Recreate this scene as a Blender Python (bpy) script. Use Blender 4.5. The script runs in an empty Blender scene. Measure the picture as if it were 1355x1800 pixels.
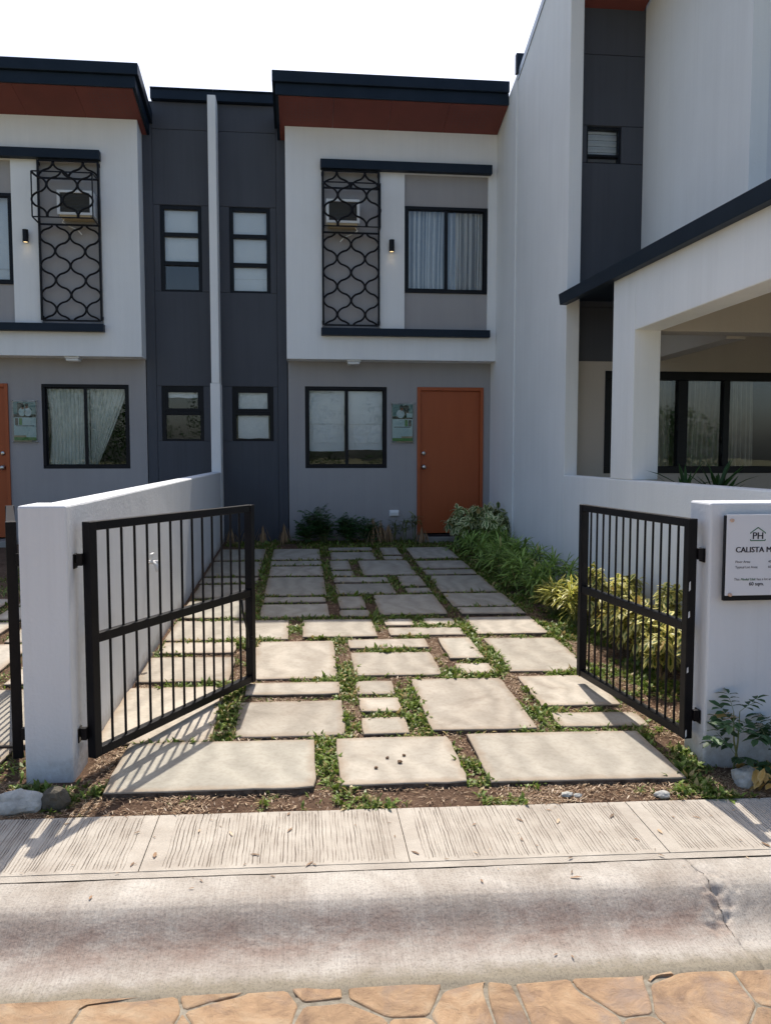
import bpy, math, random
import numpy as np
from mathutils import Vector, Matrix, noise
random.seed(7); RNG = np.random.default_rng(7)
S = bpy.context.scene
COL = S.collection
rad = math.radians

# ------------------------------------------------------------------ camera, sky, sun, exposure
cam = bpy.data.cameras.new('camera'); cam_o = bpy.data.objects.new('camera', cam); COL.objects.link(cam_o)
cam.sensor_fit = 'VERTICAL'; cam.sensor_height = 36.0; cam.lens = 28.0
cam.clip_start = 0.05; cam.clip_end = 1500
cam_o.location = (0, 0, 1.5); cam_o.rotation_euler = (rad(90 - 4.06), 0, rad(-5.93))
S.camera = cam_o
SUN_EL, SUN_AZ = 58.0, 3.3          # behind the houses, a touch to the right
W = bpy.data.worlds.new('World'); S.world = W; W.use_nodes = True
nt = W.node_tree; nt.nodes.clear()
sky = nt.nodes.new('ShaderNodeTexSky'); sky.sky_type = 'NISHITA'; sky.sun_disc = False
sky.sun_elevation = rad(SUN_EL); sky.sun_rotation = rad(SUN_AZ)
sky.air_density = 1.0; sky.dust_density = 3.0; sky.ozone_density = 1.0
bg = nt.nodes.new('ShaderNodeBackground'); bg.inputs['Strength'].default_value = 0.14
wo = nt.nodes.new('ShaderNodeOutputWorld')
nt.links.new(sky.outputs[0], bg.inputs[0]); nt.links.new(bg.outputs[0], wo.inputs[0])
sl = bpy.data.lights.new('sun', 'SUN'); sl.energy = 3.9; sl.angle = rad(0.5); sl.color = (1.0, 0.93, 0.83)
so = bpy.data.objects.new('sun', sl); COL.objects.link(so)
sdir = Vector((math.sin(rad(SUN_AZ)) * math.cos(rad(SUN_EL)), math.cos(rad(SUN_AZ)) * math.cos(rad(SUN_EL)), math.sin(rad(SUN_EL))))
so.rotation_euler = sdir.to_track_quat('Z', 'Y').to_euler(); so.location = (0, 20, 30)
S.view_settings.view_transform = 'Standard'; S.view_settings.look = 'None'
S.view_settings.gamma = 1.0; S.view_settings.exposure = 0.50; S.view_settings.use_curve_mapping = False

# ------------------------------------------------------------------ helpers
def tag(o, label=None, cat=None, group=None, kind=None):
    if label: o['label'] = label
    if cat: o['category'] = cat
    if group: o['group'] = group
    if kind: o['kind'] = kind
    return o

def empty(name, loc=(0, 0, 0)):
    o = bpy.data.objects.new(name, None); o.empty_display_size = 0.1; COL.objects.link(o); o.location = loc
    return o

def link(name, me, mat, parent=None):
    o = bpy.data.objects.new(name, me); COL.objects.link(o)
    if mat and not me.materials: me.materials.append(mat)
    if parent is not None:
        o.parent = parent; o.matrix_parent_inverse = Matrix.Translation(-parent.location) if parent.parent is None else Matrix.Identity(4)
    return o

class MB:
    """collects polygons in world metres; build() links them as one mesh object"""
    def __init__(s): s.V = []; s.F = []
    def add(s, vs, fs):
        n = len(s.V); s.V += [tuple(v) for v in vs]; s.F += [tuple(i + n for i in f) for f in fs]; return s
    def box(s, x0, x1, y0, y1, z0, z1):
        return s.add([(x0, y0, z0), (x1, y0, z0), (x1, y1, z0), (x0, y1, z0), (x0, y0, z1), (x1, y0, z1), (x1, y1, z1), (x0, y1, z1)],
                     [(3, 2, 1, 0), (4, 5, 6, 7), (0, 1, 5, 4), (1, 2, 6, 5), (2, 3, 7, 6), (3, 0, 4, 7)])
    def prism_x(s, poly, x0, x1):      # poly: (y, z) outline extruded along x
        n = len(poly); a = sum(poly[i][0] * poly[(i + 1) % n][1] - poly[(i + 1) % n][0] * poly[i][1] for i in range(n))
        if a < 0: poly = poly[::-1]
        vs = [(x0, y, z) for y, z in poly] + [(x1, y, z) for y, z in poly]
        fs = [tuple(range(n - 1, -1, -1)), tuple(range(n, 2 * n))] + [(i, (i + 1) % n, (i + 1) % n + n, i + n) for i in range(n)]
        return s.add(vs, fs)
    def prism_y(s, poly, y0, y1):      # poly: (x, z)
        n = len(poly); a = sum(poly[i][0] * poly[(i + 1) % n][1] - poly[(i + 1) % n][0] * poly[i][1] for i in range(n))
        if a < 0: poly = poly[::-1]
        vs = [(x, y0, z) for x, z in poly] + [(x, y1, z) for x, z in poly]
        fs = [tuple(range(n)), tuple(range(2 * n - 1, n - 1, -1))] + [(i + n, (i + 1) % n + n, (i + 1) % n, i) for i in range(n)]
        return s.add(vs, fs)
    def prism_z(s, poly, z0, z1):      # poly: (x, y) or (x, y, dz)
        n = len(poly); a = sum(poly[i][0] * poly[(i + 1) % n][1] - poly[(i + 1) % n][0] * poly[i][1] for i in range(n))
        if a < 0: poly = poly[::-1]
        vs = [(p[0], p[1], z0) for p in poly] + [(p[0], p[1], z1) for p in poly]
        fs = [tuple(range(n - 1, -1, -1)), tuple(range(n, 2 * n))] + [(i, (i + 1) % n, (i + 1) % n + n, i + n) for i in range(n)]
        return s.add(vs, fs)
    def tube(s, pts, r, n=8, cap=True):
        P = [Vector(p) for p in pts]; R = r if isinstance(r, (list, tuple)) else [r] * len(P)
        t0 = (P[1] - P[0]).normalized(); u = t0.orthogonal().normalized(); rings = []
        for i, p in enumerate(P):
            t = (P[min(i + 1, len(P) - 1)] - P[max(i - 1, 0)]).normalized()
            u = (u - t * u.dot(t)).normalized(); v = t.cross(u)
            rings.append([p + (u * math.cos(2 * math.pi * k / n) + v * math.sin(2 * math.pi * k / n)) * R[i] for k in range(n)])
        vs = [q for rg in rings for q in rg]; fs = []
        for i in range(len(P) - 1):
            for k in range(n):
                fs.append((i * n + k, i * n + (k + 1) % n, (i + 1) * n + (k + 1) % n, (i + 1) * n + k))
        if cap: fs += [tuple(range(n - 1, -1, -1)), tuple((len(P) - 1) * n + k for k in range(n))]
        return s.add(vs, fs)
    def bar(s, a, b, w, h, up=(0, 0, 1)):   # rectangular bar from a to b
        a = Vector(a); b = Vector(b); t = (b - a).normalized(); up = Vector(up); sx = t.cross(up)
        if sx.length < 1e-4: sx = t.cross(Vector((1, 0, 0)))
        sx.normalize(); uz = sx.cross(t)
        vs = []
        for p in (a, b):
            for i, j in ((-1, -1), (1, -1), (1, 1), (-1, 1)): vs.append(p + sx * w / 2 * i + uz * h / 2 * j)
        return s.add(vs, [(0, 1, 2, 3), (7, 6, 5, 4), (0, 4, 5, 1), (1, 5, 6, 2), (2, 6, 7, 3), (3, 7, 4, 0)])
    def build(s, name, mat, parent=None, mir=None, bev=0.0, smooth=False):
        V, F = s.V, s.F
        if mir is not None:
            V = [(2 * mir - x, y, z) for x, y, z in V]; F = [tuple(reversed(f)) for f in F]
        me = bpy.data.meshes.new(name); me.from_pydata(V, [], F); me.update()
        if smooth:
            me.polygons.foreach_set('use_smooth', [True] * len(me.polygons))
        o = link(name, me, mat, parent)
        if bev:
            b = o.modifiers.new('bevel', 'BEVEL'); b.width = bev; b.segments = 2; b.limit_method = 'ANGLE'; b.angle_limit = rad(40)
        return o

def wall_mb(x0, x1, z0, z1, yf, yb, holes=(), mb=None):
    """wall slab with rectangular openings (x0,x1,z0,z1), facing -Y"""
    mb = mb or MB()
    xs = sorted({x0, x1, *[h[0] for h in holes], *[h[1] for h in holes]}); zs = sorted({z0, z1, *[h[2] for h in holes], *[h[3] for h in holes]})
    xs = [x for x in xs if x0 <= x <= x1]; zs = [z for z in zs if z0 <= z <= z1]
    inh = lambda x, z: any(h[0] < x < h[1] and h[2] < z < h[3] for h in holes)
    solid = [[not inh((xs[i] + xs[i + 1]) / 2, (zs[j] + zs[j + 1]) / 2) for j in range(len(zs) - 1)] for i in range(len(xs) - 1)]
    I, J = len(xs) - 1, len(zs) - 1
    for i in range(I):
        for j in range(J):
            if not solid[i][j]: continue
            a, b, c, d = xs[i], xs[i + 1], zs[j], zs[j + 1]
            mb.add([(a, yf, c), (b, yf, c), (b, yf, d), (a, yf, d)], [(0, 1, 2, 3)])
            mb.add([(a, yb, c), (b, yb, c), (b, yb, d), (a, yb, d)], [(3, 2, 1, 0)])
            if i == 0 or not solid[i - 1][j]: mb.add([(a, yf, c), (a, yf, d), (a, yb, d), (a, yb, c)], [(0, 1, 2, 3)])
            if i == I - 1 or not solid[i + 1][j]: mb.add([(b, yf, c), (b, yf, d), (b, yb, d), (b, yb, c)], [(3, 2, 1, 0)])
            if j == 0 or not solid[i][j - 1]: mb.add([(a, yf, c), (b, yf, c), (b, yb, c), (a, yb, c)], [(3, 2, 1, 0)])
            if j == J - 1 or not solid[i][j + 1]: mb.add([(a, yf, d), (b, yf, d), (b, yb, d), (a, yb, d)], [(0, 1, 2, 3)])
    return mb

# ------------------------------------------------------------------ materials
def newmat(name):
    m = bpy.data.materials.new(name); m.use_nodes = True; n = m.node_tree; n.nodes.clear()
    out = n.nodes.new('ShaderNodeOutputMaterial'); b = n.nodes.new('ShaderNodeBsdfPrincipled'); n.links.new(b.outputs[0], out.inputs[0])
    return m, n, b, out
def N(n, t, **kw):
    x = n.nodes.new(t)
    for k, v in kw.items():
        if k in x.inputs: x.inputs[k].default_value = v
        else: setattr(x, k, v)
    return x
def L(n, a, b): n.links.new(a, b)
def c4(c): return (c[0], c[1], c[2], 1)

def pmat(name, c1, c2=None, scale=2.0, rough=0.8, bump=0.0, bscale=150.0, spec=0.3, metal=0.0, stretch=None, lo=0.35, hi=0.65, rnd=0.0, coat=0.0):
    m, n, b, out = newmat(name); c2 = c2 or c1
    geo = N(n, 'ShaderNodeNewGeometry'); vec = geo.outputs['Position']
    if stretch:
        mp = N(n, 'ShaderNodeMapping'); mp.inputs['Scale'].default_value = stretch; L(n, vec, mp.inputs[0]); vec = mp.outputs[0]
    nz = N(n, 'ShaderNodeTexNoise', Scale=scale, Detail=7.0, Roughness=0.6); L(n, vec, nz.inputs['Vector'])
    rp = N(n, 'ShaderNodeValToRGB'); rp.color_ramp.elements[0].position = lo; rp.color_ramp.elements[1].position = hi
    rp.color_ramp.elements[0].color = c4(c1); rp.color_ramp.elements[1].color = c4(c2); L(n, nz.outputs[0], rp.inputs[0])
    col = rp.outputs[0]
    if rnd:
        oi = N(n, 'ShaderNodeObjectInfo'); mr = N(n, 'ShaderNodeMapRange'); mr.inputs[3].default_value = 1 - rnd; mr.inputs[4].default_value = 1 + rnd
        L(n, oi.outputs['Random'], mr.inputs[0]); hs = N(n, 'ShaderNodeHueSaturation'); L(n, mr.outputs[0], hs.inputs['Value']); L(n, col, hs.inputs['Color']); col = hs.outputs[0]
    L(n, col, b.inputs['Base Color'])
    b.inputs['Roughness'].default_value = rough; b.inputs['Specular IOR Level'].default_value = spec; b.inputs['Metallic'].default_value = metal
    b.inputs['Coat Weight'].default_value = coat
    if bump:
        nb = N(n, 'ShaderNodeTexNoise', Scale=bscale, Detail=4.0); L(n, geo.outputs['Position'], nb.inputs['Vector'])
        bp = N(n, 'ShaderNodeBump', Strength=bump, Distance=0.01); L(n, nb.outputs[0], bp.inputs['Height']); L(n, bp.outputs[0], b.inputs['Normal'])
    return m

def paint(name, c, dirt=0.06, rough=0.85, bump=0.2, grime=False):
    """rolled wall paint: soft vertical streaks, faint blotches, fine plaster relief"""
    m, n, b, out = newmat(name)
    geo = N(n, 'ShaderNodeNewGeometry')
    mp = N(n, 'ShaderNodeMapping'); mp.inputs['Scale'].default_value = (7, 7, 0.5); L(n, geo.outputs['Position'], mp.inputs[0])
    n1 = N(n, 'ShaderNodeTexNoise', Scale=1.0, Detail=6.0, Roughness=0.65); L(n, mp.outputs[0], n1.inputs['Vector'])
    n2 = N(n, 'ShaderNodeTexNoise', Scale=1.3, Detail=5.0); L(n, geo.outputs['Position'], n2.inputs['Vector'])
    ad = N(n, 'ShaderNodeMath', operation='ADD'); L(n, n1.outputs[0], ad.inputs[0]); L(n, n2.outputs[0], ad.inputs[1])
    mr = N(n, 'ShaderNodeMapRange'); mr.inputs[1].default_value = 0.7; mr.inputs[2].default_value = 1.3; mr.inputs[3].default_value = 1 - dirt; mr.inputs[4].default_value = 1 + dirt * 0.6
    L(n, ad.outputs[0], mr.inputs[0])
    mp9 = N(n, 'ShaderNodeMapping'); mp9.inputs['Scale'].default_value = (26, 26, 0.45); L(n, geo.outputs['Position'], mp9.inputs[0])
    n9 = N(n, 'ShaderNodeTexNoise', Scale=1.0, Detail=5.0, Roughness=0.6); L(n, mp9.outputs[0], n9.inputs['Vector'])
    n10 = N(n, 'ShaderNodeTexNoise', Scale=0.9, Detail=3.0); L(n, geo.outputs['Position'], n10.inputs['Vector'])
    g9 = N(n, 'ShaderNodeMapRange'); g9.inputs[1].default_value = 0.52; g9.inputs[2].default_value = 0.72; g9.inputs[3].default_value = 0.0; g9.inputs[4].default_value = dirt * 1.1; L(n, n9.outputs[0], g9.inputs[0])
    k9 = N(n, 'ShaderNodeMath', operation='MULTIPLY'); L(n, g9.outputs[0], k9.inputs[0]); L(n, n10.outputs[0], k9.inputs[1])
    d9 = N(n, 'ShaderNodeMath', operation='SUBTRACT'); L(n, mr.outputs[0], d9.inputs[0]); L(n, k9.outputs[0], d9.inputs[1])
    hs = N(n, 'ShaderNodeHueSaturation'); hs.inputs['Color'].default_value = c4(c); L(n, d9.outputs[0], hs.inputs['Value']); col = hs.outputs[0]
    if grime:                       # splashed soil along the foot of the wall, following the sloping ground
        sx = N(n, 'ShaderNodeSeparateXYZ'); L(n, geo.outputs['Position'], sx.inputs[0])
        h1 = N(n, 'ShaderNodeMath', operation='MULTIPLY_ADD'); h1.inputs[1].default_value = -0.0375; L(n, sx.outputs[1], h1.inputs[0]); L(n, sx.outputs[2], h1.inputs[2])
        n5 = N(n, 'ShaderNodeTexNoise', Scale=16.0, Detail=7.0, Roughness=0.7); L(n, geo.outputs['Position'], n5.inputs['Vector'])
        h2 = N(n, 'ShaderNodeMath', operation='MULTIPLY_ADD'); h2.inputs[1].default_value = -0.30; L(n, n5.outputs[0], h2.inputs[0]); L(n, h1.outputs[0], h2.inputs[2])
        m5 = N(n, 'ShaderNodeMapRange'); m5.inputs[1].default_value = -0.30; m5.inputs[2].default_value = -0.17; m5.inputs[3].default_value = 0.55; m5.inputs[4].default_value = 0.0; L(n, h2.outputs[0], m5.inputs[0])
        x5 = N(n, 'ShaderNodeMix', data_type='RGBA'); L(n, m5.outputs[0], x5.inputs[0]); L(n, col, x5.inputs[6]); x5.inputs[7].default_value = (0.26, 0.20, 0.15, 1); col = x5.outputs[2]
    L(n, col, b.inputs['Base Color'])
    b.inputs['Roughness'].default_value = rough; b.inputs['Specular IOR Level'].default_value = 0.25
    nb = N(n, 'ShaderNodeTexNoise', Scale=60.0, Detail=5.0); L(n, geo.outputs['Position'], nb.inputs['Vector'])
    nb2 = N(n, 'ShaderNodeTexNoise', Scale=3.0, Detail=2.0); L(n, geo.outputs['Position'], nb2.inputs['Vector'])
    a2 = N(n, 'ShaderNodeMath', operation='MULTIPLY_ADD'); a2.inputs[1].default_value = 4.0; L(n, nb2.outputs[0], a2.inputs[0]); L(n, nb.outputs[0], a2.inputs[2])
    bp = N(n, 'ShaderNodeBump', Strength=bump, Distance=0.01); L(n, a2.outputs[0], bp.inputs['Height']); L(n, bp.outputs[0], b.inputs['Normal'])
    return m

M = {}
M['white'] = paint('white_wall_paint', (0.80, 0.805, 0.805), 0.05)
M['white_b'] = paint('boundary_white_paint', (0.68, 0.695, 0.72), 0.06, grime=True)
M['taupe'] = paint('taupe_wall_paint', (0.36, 0.345, 0.345), 0.06, grime=True)
M['beige'] = paint('porch_beige_paint', (0.46, 0.41, 0.36), 0.04)
M['char'] = paint('charcoal_panel_paint', (0.072, 0.077, 0.092), 0.12, 0.6, 0.06)
M['navy'] = pmat('dark_navy_metal', (0.006, 0.014, 0.027), (0.010, 0.019, 0.034), 3, 0.5, 0.03, 40, 0.22)
M['red'] = pmat('red_brown_soffit', (0.165, 0.050, 0.042), (0.20, 0.058, 0.048), 2.5, 0.65, 0.03, 90)
M['door'] = pmat('terracotta_door_paint', (0.36, 0.082, 0.024), (0.40, 0.094, 0.028), 2.0, 0.42, 0.03, 60, 0.35, stretch=(4, 4, .6))
M['black'] = pmat('black_aluminium', (0.004, 0.005, 0.008), (0.008, 0.009, 0.013), 5, 0.4, 0.0, 50, 0.2)
M['gateblack'] = pmat('black_gate_enamel', (0.004, 0.004, 0.006), (0.008, 0.007, 0.009), 9, 0.42, 0.06, 120, 0.2)
M['bare'] = pmat('chipped_bare_metal', (0.6, 0.6, 0.6), (0.75, 0.75, 0.74), 30, 0.6)
M['steel'] = pmat('satin_steel', (0.55, 0.53, 0.50), (0.62, 0.60, 0.57), 20, 0.28, 0, 50, 0.5, 1.0)
M['zinc'] = pmat('grey_flashing', (0.33, 0.36, 0.40), (0.42, 0.45, 0.49), 6, 0.45, 0.02, 30, 0.5, 0.6)
M['plastic'] = pmat('white_plastic', (0.72, 0.73, 0.73), (0.78, 0.78, 0.77), 4, 0.4)
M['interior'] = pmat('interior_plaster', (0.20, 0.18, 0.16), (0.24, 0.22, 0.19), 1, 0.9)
M['blind'] = pmat('white_blind_film', (0.88, 0.90, 0.92), (0.94, 0.95, 0.95), 3.0, 0.7, 0.05, 12)
M['sheer'] = pmat('sheer_curtain', (0.72, 0.74, 0.67), (0.82, 0.83, 0.76), 5, 0.8)
M['greige'] = pmat('greige_curtain', (0.42, 0.39, 0.34), (0.52, 0.48, 0.42), 4, 0.85, 0.05, 300)
M['mat'] = pmat('rubber_doormat', (0.008, 0.009, 0.012), (0.014, 0.015, 0.019), 40, 0.9, 0.3, 400)
M['step'] = pmat('cement_step', (0.26, 0.24, 0.22), (0.34, 0.32, 0.29), 5, 0.85, 0.2, 120)
M['rubber'] = pmat('black_cable', (0.01, 0.01, 0.01), None, 5, 0.5)
M['stone_a'] = pmat('pale_limestone', (0.34, 0.34, 0.32), (0.52, 0.51, 0.47), 18, 0.9, 0.6, 60)
M['stone_b'] = pmat('dark_mossy_rock', (0.05, 0.046, 0.036), (0.12, 0.105, 0.08), 14, 0.95, 0.7, 60)
M['clod'] = pmat('brown_clod', (0.16, 0.10, 0.06), (0.26, 0.17, 0.11), 60, 0.95, 0.4, 200)

def striped_curtain():
    m, n, b, out = newmat('striped_curtain'); at = N(n, 'ShaderNodeAttribute'); at.attribute_name = 'u'
    cm = N(n, 'ShaderNodeTexNoise', Scale=5.0, Detail=1.0); cm.noise_dimensions = '1D'; L(n, at.outputs['Fac'], cm.inputs['W'])
    rp = N(n, 'ShaderNodeValToRGB'); e = rp.color_ramp.elements; e[0].position = 0.47; e[0].color = (0.28, 0.32, 0.37, 1); e[1].position = 0.54; e[1].color = (0.80, 0.81, 0.82, 1)
    L(n, cm.outputs[0], rp.inputs[0]); L(n, rp.outputs[0], b.inputs['Base Color']); b.inputs['Roughness'].default_value = 0.85
    return m
M['stripe'] = striped_curtain()

def glass_mat():
    m, n, b, out = newmat('window_glass'); n.nodes.remove(b)
    tr = N(n, 'ShaderNodeBsdfTransparent'); tr.inputs[0].default_value = (0.93, 0.95, 0.96, 1)
    gl = N(n, 'ShaderNodeBsdfGlossy', Roughness=0.01); gl.inputs['Color'].default_value = (1, 1, 1, 1)
    fr = N(n, 'ShaderNodeFresnel', IOR=1.55)
    nz = N(n, 'ShaderNodeTexNoise', Scale=2.2, Detail=1.0); g = N(n, 'ShaderNodeNewGeometry'); L(n, g.outputs['Position'], nz.inputs['Vector'])
    bp = N(n, 'ShaderNodeBump', Strength=0.05, Distance=0.02); L(n, nz.outputs[0], bp.inputs['Height']); L(n, bp.outputs[0], gl.inputs['Normal'])
    mx = N(n, 'ShaderNodeMixShader'); L(n, fr.outputs[0], mx.inputs[0]); L(n, tr.outputs[0], mx.inputs[1]); L(n, gl.outputs[0], mx.inputs[2]); L(n, mx.outputs[0], out.inputs[0])
    return m
M['glass'] = glass_mat()

def flat(name, c, rough=0.6):
    m, n, b, out = newmat(name); b.inputs['Base Color'].default_value = c4(c); b.inputs['Roughness'].default_value = rough; b.inputs['Specular IOR Level'].default_value = 0.3
    return m
for k, c in dict(ink=(0.012, 0.010, 0.022), green=(0.02, 0.13, 0.06), signwhite=(0.72, 0.72, 0.75), teal=(0.16, 0.30, 0.31), paleteal=(0.55, 0.70, 0.71), printdark=(0.02, 0.025, 0.03),
                 skin=(0.36, 0.20, 0.13), shirt=(0.62, 0.72, 0.74), lime=(0.10, 0.30, 0.08), sand=(0.50, 0.40, 0.26), acgrey=(0.085, 0.088, 0.09), brass=(0.62, 0.42, 0.32)).items():
    M[k] = flat('print_' + k, c)
def emit(name, c, s):
    m, n, b, out = newmat(name); b.inputs['Base Color'].default_value = c4(c); b.inputs['Emission Color'].default_value = c4(c); b.inputs['Emission Strength'].default_value = s
    return m
M['bulb'] = emit('warm_bulb', (1.0, 0.72, 0.36), 1.2)

def concrete_slab():
    m, n, b, out = newmat('cast_concrete_slab'); g = N(n, 'ShaderNodeNewGeometry'); oi = N(n, 'ShaderNodeObjectInfo')
    off = N(n, 'ShaderNodeVectorMath', operation='MULTIPLY_ADD'); off.inputs[1].default_value = (1, 1, 1); L(n, g.outputs['Position'], off.inputs[0])
    mlt = N(n, 'ShaderNodeVectorMath', operation='SCALE'); mlt.inputs[3].default_value = 40.0; mlt.inputs[0].default_value = (1, .7, .3)
    L(n, oi.outputs['Random'], mlt.inputs[3]); L(n, mlt.outputs[0], off.inputs[2])
    wv = N(n, 'ShaderNodeTexWave', Scale=1.6, Distortion=14.0, Detail=3.0); L(n, off.outputs[0], wv.inputs['Vector'])
    n1 = N(n, 'ShaderNodeTexNoise', Scale=3.2, Detail=8.0, Roughness=0.62, Distortion=0.8); L(n, off.outputs[0], n1.inputs['Vector'])
    n2 = N(n, 'ShaderNodeTexNoise', Scale=38.0, Detail=6.0, Roughness=0.7); L(n, off.outputs[0], n2.inputs['Vector'])
    r1 = N(n, 'ShaderNodeValToRGB'); e = r1.color_ramp.elements; e[0].position = 0.30; e[0].color = (0.33, 0.275, 0.22, 1); e[1].position = 0.58; e[1].color = (0.475, 0.42, 0.35, 1)
    x = e.new(0.42); x.color = (0.42, 0.365, 0.30, 1); x = e.new(0.75); x.color = (0.52, 0.465, 0.395, 1); L(n, n1.outputs[0], r1.inputs[0])
    # greyer mix per slab: own cast in front, painted-in shade towards the house
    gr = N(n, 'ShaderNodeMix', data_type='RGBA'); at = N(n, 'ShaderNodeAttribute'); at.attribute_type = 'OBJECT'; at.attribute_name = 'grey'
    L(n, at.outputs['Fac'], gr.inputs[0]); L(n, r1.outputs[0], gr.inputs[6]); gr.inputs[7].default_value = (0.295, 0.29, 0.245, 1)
    m1 = N(n, 'ShaderNodeMix', data_type='RGBA', blend_type='MULTIPLY'); m1.inputs[0].default_value = 0.25; L(n, gr.outputs[2], m1.inputs[6])
    r2 = N(n, 'ShaderNodeValToRGB'); r2.color_ramp.elements[0].position = 0.35; r2.color_ramp.elements[0].color = (0.5, 0.45, 0.4, 1); r2.color_ramp.elements[1].position = 0.55; r2.color_ramp.elements[1].color = (1, 1, 1, 1)
    L(n, n2.outputs[0], r2.inputs[0]); L(n, r2.outputs[0], m1.inputs[7])
    m2 = N(n, 'ShaderNodeMix', data_type='RGBA', blend_type='OVERLAY'); m2.inputs[0].default_value = 0.10; L(n, m1.outputs[2], m2.inputs[6]); L(n, wv.outputs[0], m2.inputs[7])
    hs = N(n, 'ShaderNodeHueSaturation'); mr = N(n, 'ShaderNodeMapRange'); mr.inputs[3].default_value = 0.86; mr.inputs[4].default_value = 1.10; L(n, oi.outputs['Random'], mr.inputs[0]); L(n, mr.outputs[0], hs.inputs['Value'])
    ae = N(n, 'ShaderNodeAttribute'); ae.attribute_name = 'edge'; n6 = N(n, 'ShaderNodeTexNoise', Scale=9.0, Detail=8.0, Roughness=0.72); L(n, off.outputs[0], n6.inputs['Vector'])
    e6 = N(n, 'ShaderNodeMath', operation='MULTIPLY_ADD'); e6.inputs[1].default_value = 0.55; L(n, ae.outputs['Fac'], e6.inputs[0]); L(n, n6.outputs[0], e6.inputs[2])
    r6 = N(n, 'ShaderNodeMapRange'); r6.inputs[1].default_value = 0.60; r6.inputs[2].default_value = 1.05; r6.inputs[3].default_value = 0.0; r6.inputs[4].default_value = 0.50; L(n, e6.outputs[0], r6.inputs[0])
    x6 = N(n, 'ShaderNodeMix', data_type='RGBA'); L(n, r6.outputs[0], x6.inputs[0]); L(n, m2.outputs[2], x6.inputs[6]); x6.inputs[7].default_value = (0.27, 0.185, 0.115, 1)
    L(n, x6.outputs[2], hs.inputs['Color']); L(n, hs.outputs[0], b.inputs['Base Color']); b.inputs['Roughness'].default_value = 0.8; b.inputs['Specular IOR Level'].default_value = 0.3
    bp = N(n, 'ShaderNodeBump', Strength=0.25, Distance=0.006); L(n, n2.outputs[0], bp.inputs['Height']); L(n, bp.outputs[0], b.inputs['Normal'])
    return m
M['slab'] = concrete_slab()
M['slabside'] = pmat('soil_and_shade_slab_side', (0.055, 0.038, 0.028), (0.17, 0.13, 0.10), 25, 0.95, 0.4, 120)  # soil tint plus painted shade, so the slab sides read dark

def soil_mat():
    m, n, b, out = newmat('soil'); g = N(n, 'ShaderNodeNewGeometry')
    n1 = N(n, 'ShaderNodeTexNoise', Scale=6.0, Detail=9.0, Roughness=0.7); L(n, g.outputs['Position'], n1.inputs['Vector'])
    n2 = N(n, 'ShaderNodeTexNoise', Scale=90.0, Detail=6.0, Roughness=0.75); L(n, g.outputs['Position'], n2.inputs['Vector'])
    r = N(n, 'ShaderNodeValToRGB'); e = r.color_ramp.elements; e[0].position = 0.36; e[0].color = (0.075, 0.042, 0.027, 1); e[1].position = 0.66; e[1].color = (0.22, 0.145, 0.10, 1)
    ad = N(n, 'ShaderNodeMath', operation='MULTIPLY_ADD'); ad.inputs[1].default_value = 0.5; L(n, n2.outputs[0], ad.inputs[0]); 
    hf = N(n, 'ShaderNodeMath', operation='MULTIPLY'); hf.inputs[1].default_value = 0.5; L(n, n1.outputs[0], hf.inputs[0]); L(n, hf.outputs[0], ad.inputs[2])
    L(n, ad.outputs[0], r.inputs[0]); L(n, r.outputs[0], b.inputs['Base Color']); b.inputs['Roughness'].default_value = 1.0; b.inputs['Specular IOR Level'].default_value = 0.1
    bp = N(n, 'ShaderNodeBump', Strength=0.9, Distance=0.02); L(n, n2.outputs[0], bp.inputs['Height']); L(n, bp.outputs[0], b.inputs['Normal'])
    return m
M['soil'] = soil_mat()

def sidewalk_mat():
    m, n, b, out = newmat('grooved_concrete'); g = N(n, 'ShaderNodeNewGeometry'); at = N(n, 'ShaderNodeAttribute'); at.attribute_name = 'dirt'
    n1 = N(n, 'ShaderNodeTexNoise', Scale=5.0, Detail=8.0, Roughness=0.65); L(n, g.outputs['Position'], n1.inputs['Vector'])
    n2 = N(n, 'ShaderNodeTexNoise', Scale=160.0, Detail=4.0); L(n, g.outputs['Position'], n2.inputs['Vector'])
    r = N(n, 'ShaderNodeValToRGB'); e = r.color_ramp.elements; e[0].position = 0.3; e[0].color = (0.36, 0.315, 0.265, 1); e[1].position = 0.7; e[1].color = (0.52, 0.475, 0.41, 1); L(n, n1.outputs[0], r.inputs[0])
    mx = N(n, 'ShaderNodeMix', data_type='RGBA'); L(n, r.outputs[0], mx.inputs[6]); mx.inputs[7].default_value = (0.12, 0.088, 0.066, 1)
    dm = N(n, 'ShaderNodeMath', operation='MULTIPLY'); L(n, at.outputs['Fac'], dm.inputs[0]); dn = N(n, 'ShaderNodeMapRange'); dn.inputs[1].default_value = 0.35; dn.inputs[2].default_value = 0.6; dn.inputs[3].default_value = 0.25; dn.inputs[4].default_value = 0.95
    n3 = N(n, 'ShaderNodeTexNoise', Scale=14.0, Detail=5.0); L(n, g.outputs['Position'], n3.inputs['Vector']); L(n, n3.outputs[0], dn.inputs[0]); L(n, dn.outputs[0], dm.inputs[1]); L(n, dm.outputs[0], mx.inputs[0])
    L(n, mx.outputs[2], b.inputs['Base Color']); b.inputs['Roughness'].default_value = 0.92; b.inputs['Specular IOR Level'].default_value = 0.2
    bp = N(n, 'ShaderNodeBump', Strength=0.7, Distance=0.005); L(n, n2.outputs[0], bp.inputs['Height']); L(n, bp.outputs[0], b.inputs['Normal'])
    return m
M['walk'] = sidewalk_mat()

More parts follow.
